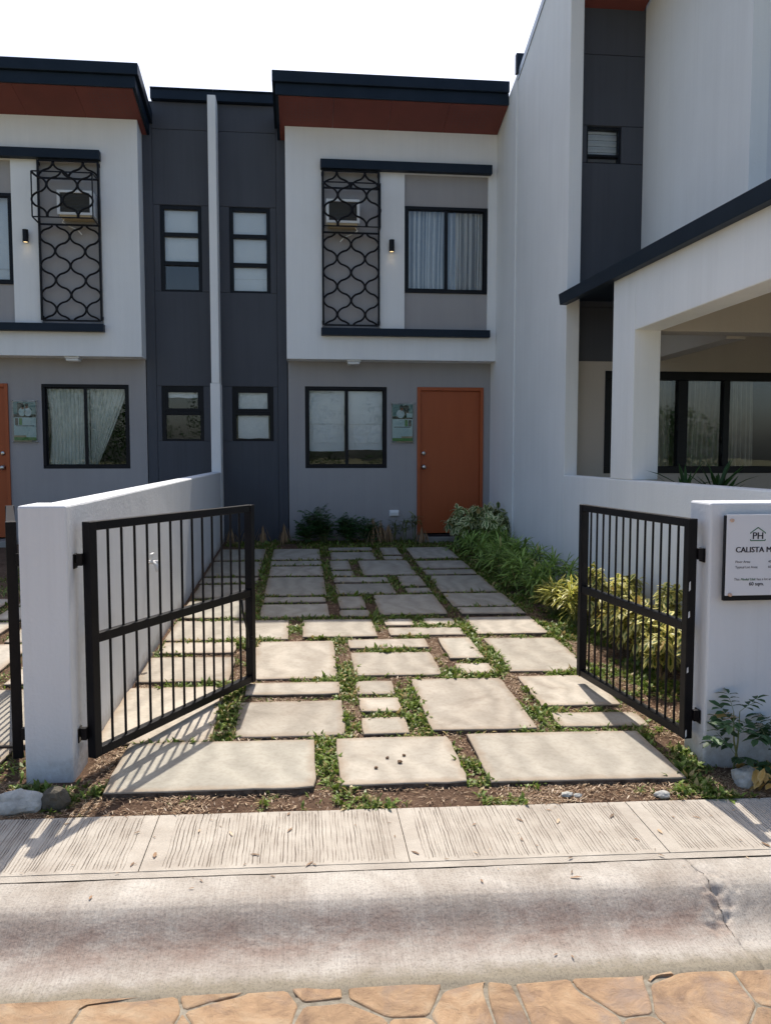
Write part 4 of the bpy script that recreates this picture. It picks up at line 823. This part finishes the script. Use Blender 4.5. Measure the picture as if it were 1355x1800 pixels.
def wall_lamp(label, mir):
    xc = 1.222; A = empty('wall_lamp', ((2 * XM - xc) if mir is not None else xc, 10.94, 4.33)); tag(A, label, 'lamp', 'black tube wall lamps')
    n = 20; V = []; F = []
    for z, r in ((4.252, .030), (4.252, .036), (4.41, .036), (4.41, .0)):
        V += [(xc + r * math.cos(2 * math.pi * k / n), 10.945 + r * math.sin(2 * math.pi * k / n), z) for k in range(n)]
    for i in range(3):
        for k in range(n): F.append((i * n + k, i * n + (k + 1) % n, (i + 1) * n + (k + 1) % n, (i + 1) * n + k))
    MB().add(V, F).build('tube', M['black'], A, mir)
    MB().box(xc - .02, xc + .02, 10.976, 10.999, 4.29, 4.37).build('bracket', M['black'], A, mir)
    MB().tube([(xc, 10.945, 4.256), (xc, 10.945, 4.262)], .029, 16).build('bulb', M['bulb'], A, mir)
    ld = bpy.data.lights.new('lamp_glow', 'SPOT'); ld.energy = 0.10; ld.color = (1, .72, .40); ld.spot_size = rad(95); ld.spot_blend = .8; ld.shadow_soft_size = .02
    lo_ = bpy.data.objects.new('lamp_glow', ld); COL.objects.link(lo_); lo_.parent = A; lo_.location = (0, .005, -.082)
    return A
wall_lamp('small black cylinder wall lamp, lit, beside the striped-curtain window', None)
wall_lamp('small black cylinder wall lamp, lit, on the left-edge house', XM)

def soffit_light(label, mir):
    A = empty('soffit_light', ((2 * XM - .71) if mir is not None else .71, 11.12, 2.75)); tag(A, label, 'light fitting', 'white surface light fittings')
    MB().box(.615, .805, 11.03, 11.21, 2.785, 2.808).build('base_plate', M['plastic'], A, mir, .004)
    MB().box(.628, .792, 11.04, 11.20, 2.752, 2.784).build('diffuser', M['plastic'], A, mir, .010)
soffit_light('flat white light fitting under the overhang of the facing house', None)
soffit_light('flat white light fitting under the overhang of the left-edge house', XM)

def poster(label, mir, who):
    A = empty('poster', ((2 * XM - 1.415) if mir is not None else 1.415, 11.28, 1.67)); tag(A, label, 'poster', 'acrylic posters by the doors')
    x0, x1, z0, z1 = 1.252, 1.578, 1.675, 2.245; y = 11.274
    MB().box(x0, x1, y, y + .004, z0, z1).build('acrylic_plate', M['glass'], A, mir)
    a, b, c, d = x0 + .018, x1 - .02, z0 + .03, z1 - .025; y += .006
    MB().box(a, b, y, y + .002, c, d).build('sheet', M['paleteal'], A, mir)
    def patch(name, xs0, xs1, zs0, zs1, m, k): MB().box(a + (b - a) * xs0, a + (b - a) * xs1, y - .0005 * k, y - .0005 * k + .0004, c + (d - c) * zs0, c + (d - c) * zs1).build(name, M[m], A, mir)
    def blob(name, cx, cz, rx, rz, m, k):
        n = 14; MB().prism_y([(a + (b - a) * (cx + rx * math.cos(2 * math.pi * i / n)), c + (d - c) * (cz + rz * math.sin(2 * math.pi * i / n))) for i in range(n)], y - .0005 * k, y - .0005 * k + .0004).build(name, M[m], A, mir)
    patch('photo_print', 0, 1, .60, 1, 'teal', 1); patch('photo_print', .55, .82, .66, .98, 'printdark', 2); patch('photo_print', 0, 1, .60, .68, 'printdark', 2)
    if who == 1:
        blob('photo_print', .40, .74, .20, .115, 'shirt', 3); blob('photo_print', .46, .885, .085, .06, 'skin', 4); blob('photo_print', .455, .935, .10, .045, 'printdark', 5); patch('photo_print', .70, .98, .64, .76, 'paleteal', 3)
    else:
        blob('photo_print', .35, .74, .17, .11, 'shirt', 3); blob('photo_print', .62, .74, .15, .11, 'paleteal', 3); blob('photo_print', .40, .88, .07, .05, 'skin', 4); blob('photo_print', .58, .86, .07, .05, 'skin', 4); blob('photo_print', .40, .92, .085, .04, 'printdark', 5); blob('photo_print', .59, .90, .085, .045, 'printdark', 5)
    patch('caption_block', .62, .76, .40, .58, 'lime', 1); patch('caption_block', .80, .94, .40, .58, 'acgrey', 1); patch('caption_rule', .08, .90, .37, .387, 'printdark', 1)
    patch('colour_band', 0, 1, 0, .08, 'lime', 1); patch('colour_band', .45, 1, .08, .13, 'sand', 1)
    patch('colour_band', .20, 1.02, -.035, -.003, 'sand', 1)
    for px_ in (x0 + .006, x1 - .006):
        for pz in (z0 + .008, z1 - .008): MB().tube([(px_, 11.299, pz), (px_, 11.262, pz)], .007, 10).build('standoff', M['steel'], A, mir, smooth=True)
poster('acrylic-framed poster between the downstairs window and the terracotta door ahead', None, 1)
poster('acrylic-framed poster beside the door of the left-edge house', XM, 2)

oc = empty('outlet_cover', (1.30, 11.28, .63)); tag(oc, 'white weatherproof outlet cover low on the wall by the door', 'outlet')
MB().box(1.228, 1.365, 11.283, 11.299, .632, .722).build('back_plate', M['plastic'], oc, None, .004)
MB().prism_x([(11.282, .636), (11.25, .642), (11.245, .69), (11.262, .716), (11.282, .719)], 1.234, 1.359).build('hinged_lid', M['plastic'], oc, None, .006)
dm = MB().box(1.76, 2.37, 11.02, 11.24, .361, .373).build('doormat', M['mat'], None, None, .003); tag(dm, 'thin black rubber mat on the step at the terracotta door', 'doormat')

tp = empty('garden_tap', (-1.075, 5.65, .74)); tag(tp, 'white plastic tap on the inner face of the low dividing wall', 'tap')
tx = -1.066
MB().tube([(tx - .02, 5.60, .765), (tx + .075, 5.60, .765)], .013, 10).tube([(tx + .04, 5.60, .765), (tx + .062, 5.585, .745), (tx + .07, 5.575, .70)], .014, 10).build('spout', M['plastic'], tp, smooth=True)
MB().tube([(tx + .03, 5.60, .778), (tx + .03, 5.60, .815)], .009, 8).bar((tx + .03, 5.555, .82), (tx + .03, 5.645, .82), .016, .012).build('handle', M['plastic'], tp, smooth=False)
MB().tube([(tx - .001, 5.60, .765), (tx - .001, 5.60, .767)], .03, 14).build('wall_flange', M['plastic'], tp)

# ------------------------------------------------------------------ sign on the front wall
sg = empty('wall_sign', (2.17, 3.63, .80)); tag(sg, 'white lettered sign panel screwed to the right front wall', 'sign')
SX0, SX1, SZ0, SZ1, SY = 2.010, 2.330, .828, 1.218, 3.598
MB().box(SX0 - .004, SX1 + .004, SY + .004, SY + .026, SZ0 - .026, SZ1 - .004).build('backing', M['black'], sg, None, .002)
MB().box(SX0, SX1, SY - .002, SY + .0035, SZ0, SZ1).build('panel', M['signwhite'], sg, None, .001)
for x in (SX0 + .022, SX1 - .022):
    for z in (SZ0 + .006, SZ1 - .026): MB().tube([(x, SY - .002, z), (x, SY - .012, z), (x, SY - .013, z)], [.0085, .0085, .006], 14).build('standoff', M['brass'], sg, smooth=True)
def text(name, body, size, x, z, mat, align='LEFT', bold=0.0, shear=0.0):
    cu = bpy.data.curves.new(name, 'FONT'); cu.body = body; cu.size = size; cu.align_x = align; cu.extrude = 0.0003; cu.shear = shear; cu.resolution_u = 3
    tmp = bpy.data.objects.new(name, cu); COL.objects.link(tmp); dg = bpy.context.evaluated_depsgraph_get(); dg.update()
    me = bpy.data.meshes.new_from_object(tmp.evaluated_get(dg)); bpy.data.objects.remove(tmp)
    me.transform(Matrix.Identity(4)); tx1 = max(v.co.x for v in me.vertices) + x
    me.transform(Matrix.Translation((x, SY - .0026, z)) @ Matrix.Rotation(rad(90), 4, 'X')); me.materials.clear()
    if bold:                        # heavier face: strokes widened sideways
        V = [tuple(v.co) for v in me.vertices]; F = [tuple(p.vertices) for p in me.polygons]; n = len(V); me = bpy.data.meshes.new(name)
        me.from_pydata(V + [(x_ + bold, y_ - .0004, z_) for x_, y_, z_ in V] + [(x_ - bold, y_ - .0008, z_) for x_, y_, z_ in V], [], F + [tuple(i + n for i in f) for f in F] + [tuple(i + 2 * n for i in f) for f in F])
    link(name, me, mat, sg); return tx1
CX = 2.166
text('lettering', 'CALISTA MID', .0375, CX, 1.037, M['ink'], 'CENTER', .0012)
text('lettering', 'Floor Area:', .0165, 2.056, .986, M['ink']); text('lettering', '40 sqm', .0165, 2.222, .986, M['ink'])
text('lettering', 'Typical Lot Area:', .0165, 2.056, .960, M['ink']); text('lettering', '60 sqm', .0165, 2.222, .960, M['ink'])
e_ = text('lettering', 'This', .0165, 2.052, .901, M['ink']); e_ = text('lettering', 'Model Unit', .0165, e_ + .005, .901, M['green'], 'LEFT', .0002, .25); text('lettering', 'has a lot area of', .0165, e_ + .005, .901, M['ink'])
text('lettering', '60 sqm.', .0245, CX, .876, M['ink'], 'CENTER', .0003)
text('lettering', 'PH', .047, CX + .0005, 1.1005, M['ink'], 'CENTER', .0009)
lg = MB(); lx0, lx1 = 2.128, 2.204; y = SY - .003
for a, b in (((lx0, 1.130), (CX, 1.156)), ((CX, 1.156), (lx1, 1.130)), ((lx0 + .001, 1.093), (lx1 - .001, 1.093)), ((lx0 + .001, 1.093), (lx0 + .001, 1.100)), ((lx1 - .001, 1.093), (lx1 - .001, 1.100)), ((lx0 + .001, 1.130), (lx0 + .001, 1.126)), ((lx1 - .001, 1.130), (lx1 - .001, 1.126))):
    lg.bar((a[0], y, a[1]), (b[0], y, b[1]), .0009, .0042, (0, -1, 0) if False else (0, 0, 1)) if abs(a[0] - b[0]) > 1e-4 else lg.box(a[0] - .002, a[0] + .002, y - .0005, y + .0005, min(a[1], b[1]), max(a[1], b[1]))
lg.build('logo_outline', M['green'], sg)

# ------------------------------------------------------------------ plants
class PB:
    def __init__(s, rg): s.V = []; s.F = []; s.A = []; s.r = rg
    def leaf(s, p, d, ln, w, droop, tone=None, dry=0.0, up=None):
        r = s.r; tone = r.random() if tone is None else tone
        d = Vector(d).normalized(); sd = d.cross(up or Vector((0, 0, 1)))
        if sd.length < 1e-3: sd = Vector((1, 0, 0))
        sd.normalize(); sd = (Matrix.Rotation(r.uniform(-.5, .5), 3, d) @ sd); nn = sd.cross(d)
        p = Vector(p); rows = []; pos = p.copy(); dd = d.copy()
        for f, wf in ((.33, .9), (.36, 1.0), (.31, 0)):
            dd = (dd + Vector((0, 0, -1)) * droop * f).normalized(); pos = pos + dd * ln * f; rows.append((pos.copy(), wf * w / 2))
        n = len(s.V); s.V.append(tuple(p)); s.A.append((0.3, tone, dry))
        for q, hw in rows[:2]:
            for k, lift in ((-1, .25), (0, 0), (1, .25)):
                s.V.append(tuple(q + sd * hw * k + nn * hw * lift)); s.A.append((abs(k), tone, dry))
        s.V.append(tuple(rows[2][0])); s.A.append((.8, tone, dry))
        s.F += [(n, n + 2, n + 1), (n, n + 3, n + 2), (n + 1, n + 2, n + 5, n + 4), (n + 2, n + 3, n + 6, n + 5), (n + 4, n + 5, n + 7), (n + 5, n + 6, n + 7)]
    def build(s, name, mat, parent):
        me = bpy.data.meshes.new(name); me.from_pydata(s.V, [], s.F); a = me.attributes.new('leafdata', 'FLOAT_COLOR', 'POINT')
        a.data.foreach_set('color', [c for t in s.A for c in (*t, 1.0)]); return link(name, me, mat, parent)
def ang(r, lo, hi): a = r.uniform(0, 6.283); e = rad(r.uniform(lo, hi)); return Vector((math.cos(a) * math.cos(e), math.sin(a) * math.cos(e), math.sin(e)))

def umbrella_shrub(x, y, rx, ry, h, label, mat, nst, seed, group, lsize=.085, base=.08):
    r = random.Random(seed); T = empty('umbrella_shrub', (x, y, gz(x, y))); tag(T, label, 'shrub', group); z0 = gz(x, y)
    pb = PB(r); st = MB()
    for k in range(nst):
        a = r.uniform(0, 6.283); q = math.sqrt(r.random()); tx_, ty_ = x + rx * q * math.cos(a), y + ry * q * math.sin(a); top = z0 + h * (1 - .45 * q * q) * r.uniform(.72, 1.05)
        bx, by = x + (tx_ - x) * .35, y + (ty_ - y) * .35
        st.tube([(bx, by, z0 - .02), ((bx * .5 + tx_ * .5), (by * .5 + ty_ * .5), z0 + (top - z0) * .55), (tx_, ty_, top)], [.006, .005, .003], 5, False)
        for lv in np.arange(top, z0 + base, -.075):
            f = (lv - z0) / (top - z0); cx = bx + (tx_ - bx) * f; cy = by + (ty_ - by) * f
            for wh in range(2 if f > .5 else 1):
                pd = ang(r, 5, 60); pl = r.uniform(.03, .085); c = Vector((cx, cy, lv)) + pd * pl
                nl = r.randint(6, 8); u = pd.orthogonal().normalized(); v = pd.cross(u); tn = r.uniform(.1, .9)
                for m in range(nl):
                    th = 6.283 * m / nl + r.uniform(-.15, .15); dr = u * math.cos(th) + v * math.sin(th) + pd * r.uniform(.0, .35)
                    pb.leaf(c, dr, lsize * r.uniform(.75, 1.15), lsize * .42, r.uniform(.5, 1.1), min(1, max(0, tn + r.uniform(-.15, .15))), 1.0 if r.random() < .015 else 0.0)
    st.build('stems', M['stem'], T); pb.build('foliage', mat, T); return T
def rosette_plant(x, y, heads, h, spread, label, mat, seed, group, ln=.17, w=.016, nl=20, name='rosette_plant'):
    r = random.Random(seed); z0 = gz(x, y); T = empty(name, (x, y, z0)); tag(T, label, 'plant', group); pb = PB(r); st = MB()
    for k in range(heads):
        a = r.uniform(0, 6.283); q = math.sqrt(r.random()); hx, hy = x + spread * q * math.cos(a), y + spread * q * math.sin(a); hz = z0 + h * r.uniform(.45, 1.0) * (1 - .3 * q)
        st.tube([(x + (hx - x) * .3, y + (hy - y) * .3, z0 - .02), (hx, hy, hz)], [.006, .004], 5, False)
        for m in range(nl):
            d = ang(r, 5, 70); pb.leaf((hx, hy, hz - r.uniform(0, .07)), d, ln * r.uniform(.7, 1.15), w * r.uniform(.8, 1.2), r.uniform(.5, 1.4), None, 1.0 if r.random() < .03 else 0.0)
    st.build('stems', M['gstem'], T); pb.build('leaves', mat, T); return T
def pinnate_plant(x, y, h, n, label, mat, seed, group, ll=.036, dryf=.0, lean=.35, name='leafy_shrub', cat='shrub', z0=None):
    r = random.Random(seed); z0 = gz(x, y) if z0 is None else z0; T = empty(name, (x, y, z0)); tag(T, label, cat, group); pb = PB(r); st = MB()
    for k in range(n):
        a = r.uniform(0, 6.283); q = r.uniform(.05, 1) * lean; top = Vector((x + h * q * math.cos(a), y + h * q * math.sin(a) * .7, z0 + h * r.uniform(.55, 1.0)))
        b = Vector((x + r.uniform(-.03, .03), y + r.uniform(-.03, .03), z0 - .02)); mid = (b + top) / 2 + Vector((r.uniform(-.03, .03), r.uniform(-.03, .03), .03))
        st.tube([b, mid, top], [.006, .0045, .002], 5, False)
        for f in np.linspace(.3, 1.0, max(4, int(h / .055))):
            c = b.lerp(mid, f * 2) if f < .5 else mid.lerp(top, f * 2 - 1); d = ang(r, -5, 45); rl = r.uniform(.09, .16) * (1.2 - .4 * f)
            st.tube([c, c + d * rl * .5, c + d * rl + Vector((0, 0, -.015))], .0014, 3, False); sd = d.cross(Vector((0, 0, 1))).normalized(); tn = r.random(); dr = 1.0 if r.random() < dryf else 0.0
            for i in range(4):
                e = c + d * rl * (.3 + .22 * i)
                for s_ in (-1, 1): pb.leaf(e, sd * s_ + d * .55 + Vector((0, 0, .1)), ll * r.uniform(.8, 1.2), ll * .45, .6, tn, dr)
            pb.leaf(c + d * rl, d, ll * 1.1, ll * .5, .6, tn, dr)
    st.build('stems', M['gstem'], T); pb.build('leaves', mat, T); return T
def dry_clump(x, y, h, label, seed, group):
    r = random.Random(seed); z0 = gz(x, y); T = empty('dried_clump', (x, y, z0)); tag(T, label, 'dead plant', group); pb = PB(r)
    for k in range(110):
        a = r.uniform(0, 6.283); q = r.random() * .055; d = Vector((math.cos(a) * .10 - math.cos(a) * q * 6, math.sin(a) * .10 - math.sin(a) * q * 6, 1)) if r.random() < .75 else Vector((math.cos(a) * .5, math.sin(a) * .5, -1))
        b = Vector((x + q * math.cos(a), y + q * math.sin(a), z0 + (0 if d.z > 0 else h * r.uniform(.5, .95))))
        pb.leaf(b, d, h * r.uniform(.4, 1.1), .010, .2, None, r.random() * .6)
    MB().tube([(x, y, z0 - .02), (x, y, z0 + h * .6)], [.022, .014], 7).build('stump', M['stem'], T); pb.build('dead_leaves', M['dry'], T)

# bed along the right-hand wall: variegated shrub by the door, green rosettes, yellow-edged rosettes, then yellow umbrella shrubs by the gate
umbrella_shrub(2.34, 10.45, .40, .46, .56, 'dense variegated green shrub at the foot of the wall beside the terracotta door', M['scheff_dk'], 34, 31, 'variegated shrubs along the wall', .135)
gp = [(2.10, 10.15, .30), (2.42, 9.85, .38), (2.15, 9.55, .34), (2.42, 9.20, .40), (2.14, 8.95, .36), (2.40, 8.60, .42), (2.16, 8.35, .40), (2.42, 8.05, .42), (2.20, 7.80, .40), (2.46, 7.50, .42), (2.24, 7.30, .38), (2.48, 7.02, .40)]
gl = ['green rosette plant nearest the variegated shrub by the door', 'green rosette plant against the wall, second from the door shrub', 'green rosette plant at the bed edge, third from the door shrub', 'green rosette plant against the wall, fourth from the door shrub', 'green rosette plant at the bed edge, fifth from the door shrub', 'green rosette plant against the wall, sixth from the door shrub', 'green rosette plant at the bed edge, seventh from the door shrub', 'green rosette plant against the wall, eighth from the door shrub', 'green rosette plant at the bed edge, ninth from the door shrub', 'green rosette plant against the wall, tenth from the door shrub', 'green rosette plant at the bed edge, next to the yellow-edged ones', 'green rosette plant against the wall, last before the yellow-edged ones']
for i, (x, y, h) in enumerate(gp): rosette_plant(x, y, 11, h, .17, gl[i], M['strap'], 40 + i, 'green rosette plants along the wall', .20, .017, 20)
for i, (x, y, h, lb) in enumerate([(2.20, 6.72, .34, 'yellow-edged rosette plant at the bed edge, left of the right gate leaf'), (2.42, 6.62, .38, 'yellow-edged rosette plant behind the first, nearer the wall'), (2.25, 6.30, .34, 'yellow-edged rosette plant half hidden by the free end of the right gate leaf')]):
    rosette_plant(x, y, 11, h, .16, lb, M['strap_y'], 60 + i, 'yellow-edged rosette plants', .17, .020, 20)
for i, (x, y, h, lb) in enumerate([(2.44, 6.05, .56, 'tall yellow-leaved umbrella shrub against the wall, farthest behind the right gate leaf'), (2.34, 5.62, .46, 'yellow-leaved umbrella shrub second from far behind the right gate leaf'), (2.46, 5.30, .54, 'yellow-leaved umbrella shrub by the wall in the middle of the gate bars'), (2.36, 4.92, .44, 'yellow-leaved umbrella shrub behind the hinge half of the right gate'), (2.44, 4.55, .50, 'yellow-leaved umbrella shrub nearest the front wall')]):
    umbrella_shrub(x, y, .22, .24, h, lb, M['scheff'], (9, 8, 10, 7, 6)[i], 70 + i, 'yellow umbrella shrubs behind the gate', .105, .10)
# under the window
for i, (x, h, lb) in enumerate([(.05, .30, 'leftmost dark leafy shrub under the blinded window'), (.30, .46, 'tallest dark leafy shrub under the blinded window'), (.62, .34, 'dark leafy shrub under the middle of the blinded window'), (.90, .30, 'dark leafy shrub under the right end of the blinded window')]):
    pinnate_plant(x, 11.02, h, 20, lb, M['fern'], 80 + i, 'dark shrubs under the window', .05, 0, .62)
for i, (x, y, h, lb) in enumerate([(1.28, 11.08, .34, 'spindly olive rosette plant just left of the outlet cover'), (1.42, 11.02, .40, 'spindly olive rosette plant in front of the outlet cover'), (1.56, 11.06, .52, 'tallest olive rosette plant right beside the door frame')]):
    rosette_plant(x, y, 3, h, .06, lb, M['strap_o'], 90 + i, 'olive rosette plants by the door', .15, .016, 16)
for i, (x, y, h, lb) in enumerate([(-.98, 11.05, .22, 'dried brown clump nearest the fin wall'), (-.76, 11.08, .24, 'dried brown clump second from the fin wall'), (-.55, 11.06, .24, 'dried brown clump third from the fin wall'), (-.26, 11.05, .26, 'dried brown clump at the corner of the charcoal bay'), (.96, 10.96, .34, 'big dried brown clump right of the dark shrubs'), (1.07, 11.0, .30, 'dried brown clump leaning on the big one'), (1.19, 11.06, .26, 'small dried brown clump left of the olive plants'), (1.64, 10.93, .22, 'small dried brown clump at the corner of the door step')]):
    dry_clump(x, y, h, lb, 100 + i, 'dried clumps along the house foot')
# carport planter, saplings by the sign
for i, (x, lb) in enumerate([(3.05, 'dark spiky plant rising behind the carport parapet, left one'), (3.32, 'dark spiky plant rising behind the carport parapet, right one')]):
    T = empty('spiky_plant', (x, 6.1, .26)); tag(T, lb, 'plant', 'spiky plants in the carport'); r = random.Random(120 + i); pb = PB(r)
    MB().tube([(x, 6.1, .26), (x, 6.1, 1.20)], [.022, .014], 7).build('trunk', M['stem'], T)
    for k in range(46): pb.leaf((x, 6.1, 1.12 + r.uniform(-.12, .10)), ang(r, 5, 80), r.uniform(.25, .40), .030, .5, r.uniform(0, .5))
    pb.build('leaves', M['fern'], T)
pinnate_plant(2.065, 3.52, .36, 2, 'leafy sapling with a few yellowed leaves below the sign, nearest the gate', M['sapling'], 130, 'saplings below the sign', .060, .12, .35, 'sapling', 'plant')
pinnate_plant(2.235, 3.50, .38, 2, 'leafy green sapling below the sign at the right edge', M['sapling'], 131, 'saplings below the sign', .062, .02, .35, 'sapling', 'plant')

def rock(x, y, rx, ry, rz, seed, mat, name, label, cat, group=None, sink=.3):
    me = bpy.data.meshes.new(name); import bmesh
    bm = bmesh.new(); bmesh.ops.create_icosphere(bm, subdivisions=3, radius=1.0); z = (gz(x, y) if y > 3.3 else walk_z(x, y)) + rz * (1 - 2 * sink)
    for v in bm.verts:
        k = 1 + .28 * noise.noise(v.co * 1.3 + Vector((seed, 0, 0))) + .13 * noise.noise(v.co * 3.1 + Vector((0, seed, 0))) + .05 * noise.noise(v.co * 8 + Vector((seed, 2, 0)))
        v.co = Vector((x + v.co.x * rx * k, y + v.co.y * ry * k, z + v.co.z * rz * k))
    bm.to_mesh(me); bm.free(); return tag(link(name, me, mat), label, cat, group)
rock(-1.20, 3.395, .105, .06, .055, 1, M['stone_a'], 'rock', 'pale grey rock beside the sidewalk at the left edge', 'rock')
rock(-1.055, 3.41, .062, .055, .062, 2, M['stone_b'], 'rock', 'dark brown rock in front of the left pillar', 'rock')
rock(2.055, 3.44, .065, .05, .06, 3, M['stone_a'], 'rock', 'rounded pale rock under the saplings by the sign', 'rock')
for i, (x, y, s, lb) in enumerate([(1.17, 3.375, .026, 'white pebble in the soil strip before the right front slab'), (1.215, 3.365, .019, 'grey pebble beside the white one in the soil strip'), (1.60, 3.345, .036, 'flat buff stone at the sidewalk edge, right of centre')]):
    rock(x, y, s, s * .7, s * .45, 10 + i, M['stone_a'], 'pebble', lb, 'stone', 'stones in the soil strip')
for i, (x, y, s, lb) in enumerate([(.455, 3.71, .012, 'largest brown clod on the middle front slab'), (.485, 3.79, .009, 'brown clod farthest back on the middle front slab'), (.40, 3.765, .009, 'brown clod left of centre on the middle front slab'), (.335, 3.655, .009, 'brown clod nearest the left edge of the middle front slab')]):
    o = rock(x, y, s, s * .8, s * .7, 20 + i, M['clod'], 'dirt_clod', lb, 'clod', 'clods on the front slab', 0.0); o.location.z = .019
for i, (x, y, n, lb) in enumerate([(2.12, 3.40, 26, 'withered yellow leaf bunch draped on the pale rock'), (2.235, 3.355, 22, 'withered yellow leaf bunch on the soil at the right edge')]):
    r = random.Random(140 + i); T = PB(r)
    for k in range(n): T.leaf((x + r.gauss(0, .035), y + r.gauss(0, .028), gz(x, y) + r.uniform(.0, .11)), ang(r, -30, 40), r.uniform(.05, .08), r.uniform(.03, .042), r.uniform(.4, 1.2))
    o = T.build('withered_leaves', M['dryyellow'], None); tag(o, lb, 'dead leaves', 'withered leaf bunches')

# ------------------------------------------------------------------ ground cover and litter (uncountable)
ALLS = np.array(SLABS + NSLABS)
def on_slab(x, y, m=0.0): return bool(np.any((x > ALLS[:, 0] - m) & (x < ALLS[:, 1] + m) & (y > ALLS[:, 2] - m) & (y < ALLS[:, 3] + m)))
def blades(name, pts, mat, label, lmin, lmax, wf, elo, ehi, dryp, flat_=False):
    V = []; F = []; A = []; r = random.Random(len(pts))
    for (x, y, z, k) in pts:
        d = ang(r, elo, ehi); l = r.uniform(lmin, lmax) * k; w = l * wf * r.uniform(.7, 1.3); sd = d.cross(Vector((0, 0, 1))).normalized() * (w / 2); n = len(V)
        p = Vector((x, y, z)); m = p + d * l * .55; t = m + (d + Vector((0, 0, -.5 if not flat_ else -.1))).normalized() * l * .45; tone = r.random(); dry = 1.0 if r.random() < dryp else 0.0
        V += [tuple(p - sd * .5), tuple(p + sd * .5), tuple(m + sd), tuple(m - sd), tuple(t)]; F += [(n, n + 1, n + 2, n + 3), (n + 3, n + 2, n + 4)]; A += [(0.4, tone, dry, 1.0)] * 5
    me = bpy.data.meshes.new(name); me.from_pydata(V, [], F); a = me.attributes.new('leafdata', 'FLOAT_COLOR', 'POINT'); a.data.foreach_set('color', [c for t in A for c in t])
    return tag(link(name, me, mat), label, None, None, 'stuff')
gp_, lp_ = [], []
rg = random.Random(77)
def scatter(x0, x1, y0, y1, n, gbias, lden):
    for _ in range(n):
        x, y = rg.uniform(x0, x1), rg.uniform(y0, y1)
        if on_slab(x, y, -.012): continue
        if -1.26 < x < -1.04 and y > 3.64 or x < -1.0 and 3.6 < y < 3.92 and x > -1.27: continue
        p = nz3(x, y, 2.6, 9) + .5 * nz3(x, y, 8, 4) + .45 * nz3(x, y, 26, 6) + gbias(x, y) + rg.uniform(-.10, .10)
        z = gz(x, y) - .008
        if p > 0.0: gp_.append((x, y, z, rg.choice((.55, .8, 1.0, 1.0, 1.3, 1.9)) * (.7 + min(.5, p))))
        elif rg.random() < lden(x, y): lp_.append((x, y, z + rg.uniform(0, .008), 1.0))
front = lambda x, y: -.42 if y < 3.5 else (-.20 if x < -.93 else (.16 if y > 6.6 else .03)) - (.9 if 0.05 < x < .8 and y < 3.47 else 0)
def lit(x, y): return .10 + .9 * max(0.0, min(1.0, .35 + 1.6 * nz3(x, y, 3.2, 31) - (.55 if -.4 < x < .75 and y < 3.47 else 0) + (.35 if x > .8 and y < 3.5 else 0)))
scatter(-1.04, 1.98, 3.31, 6.7, 210000, front, lit)
scatter(-1.12, 1.98, 6.7, 11.25, 70000, lambda x, y: .30 if x > -.9 else -.15, lit)
scatter(1.94, 2.68, 3.9, 6.8, 60000, lambda x, y: .08, lit)
scatter(1.94, 2.68, 6.8, 11.0, 26000, lambda x, y: .35 if x < 2.3 else -.1, lit)
scatter(-3.3, -1.27, 3.31, 11.2, 40000, lambda x, y: .05, lit)
scatter(-1.9, -.9, 3.31, 3.66, 22000, lambda x, y: -.05, lit)
scatter(1.8, 2.9, 3.31, 3.64, 20000, lambda x, y: -.30, lit)
blades('grass', gp_, M['grass'], 'short green carpet grass growing in the joints and along the bed', .016, .036, .30, 10, 70, .17)
blades('leaf_litter', lp_, M['litter'], 'dry straw and leaf litter over the soil', .008, .032, .15, -4, 18, .3, True)
wl = [(rg.uniform(-1.3, 2.3), rg.uniform(2.40, 3.30)) for _ in range(110)]; wl = [p for p in wl if not 2.47 < p[1] < 2.70]
def kz(x, y):
    for a, b in zip(PROF, PROF[1:]):
        if b[0] <= y <= a[0]: f = (y - b[0]) / (a[0] - b[0]); return zs(x) + b[1] + (a[1] - b[1]) * f
    return walk_z(x, y)
blades('leaf_scraps', [(x, y, (walk_z(x, y) if y > 2.84 else kz(x, y)) + .004, rg.choice((.4, .6, 1.0))) for x, y in wl], M['litter'], 'dry leaf scraps blown over the sidewalk and kerb', .015, .045, .28, -2, 8, .2, True)

def tree_line():
    r = random.Random(5); V = []; F = []; A = []
    for t in range(9):
        cx = -16 + t * 4.2 + r.uniform(-1, 1); cy = -17 + r.uniform(-2.5, 1.5); h = r.uniform(4.0, 7.0)
        for k in range(4200):
            d = ang(r, -90, 90); q = r.random() ** .4
            lump = 1 + .3 * noise.noise(d * 2.2 + Vector((t * 3.1, 0, 0)))
            p = Vector((cx, cy, -.45 + h * .52)) + Vector((d.x * 2.4, d.y * 2.0, d.z * h * .5)) * q * lump
            e = ang(r, -40, 60); sd = e.orthogonal().normalized() * r.uniform(.03, .055); l = r.uniform(.10, .18); n = len(V)
            V += [tuple(p - sd), tuple(p + sd), tuple(p + e * l)]; F.append((n, n + 1, n + 2)); A += [(.4, r.random() * .7, 0, 1)] * 3
    me = bpy.data.meshes.new('tree_line'); me.from_pydata(V, [], F); a = me.attributes.new('leafdata', 'FLOAT_COLOR', 'POINT'); a.data.foreach_set('color', [c for t in A for c in t])
    return tag(link('tree_line', me, M['fern']), 'dense line of trees across the street, mirrored in the window glass', None, None, 'stuff')
tree_line()
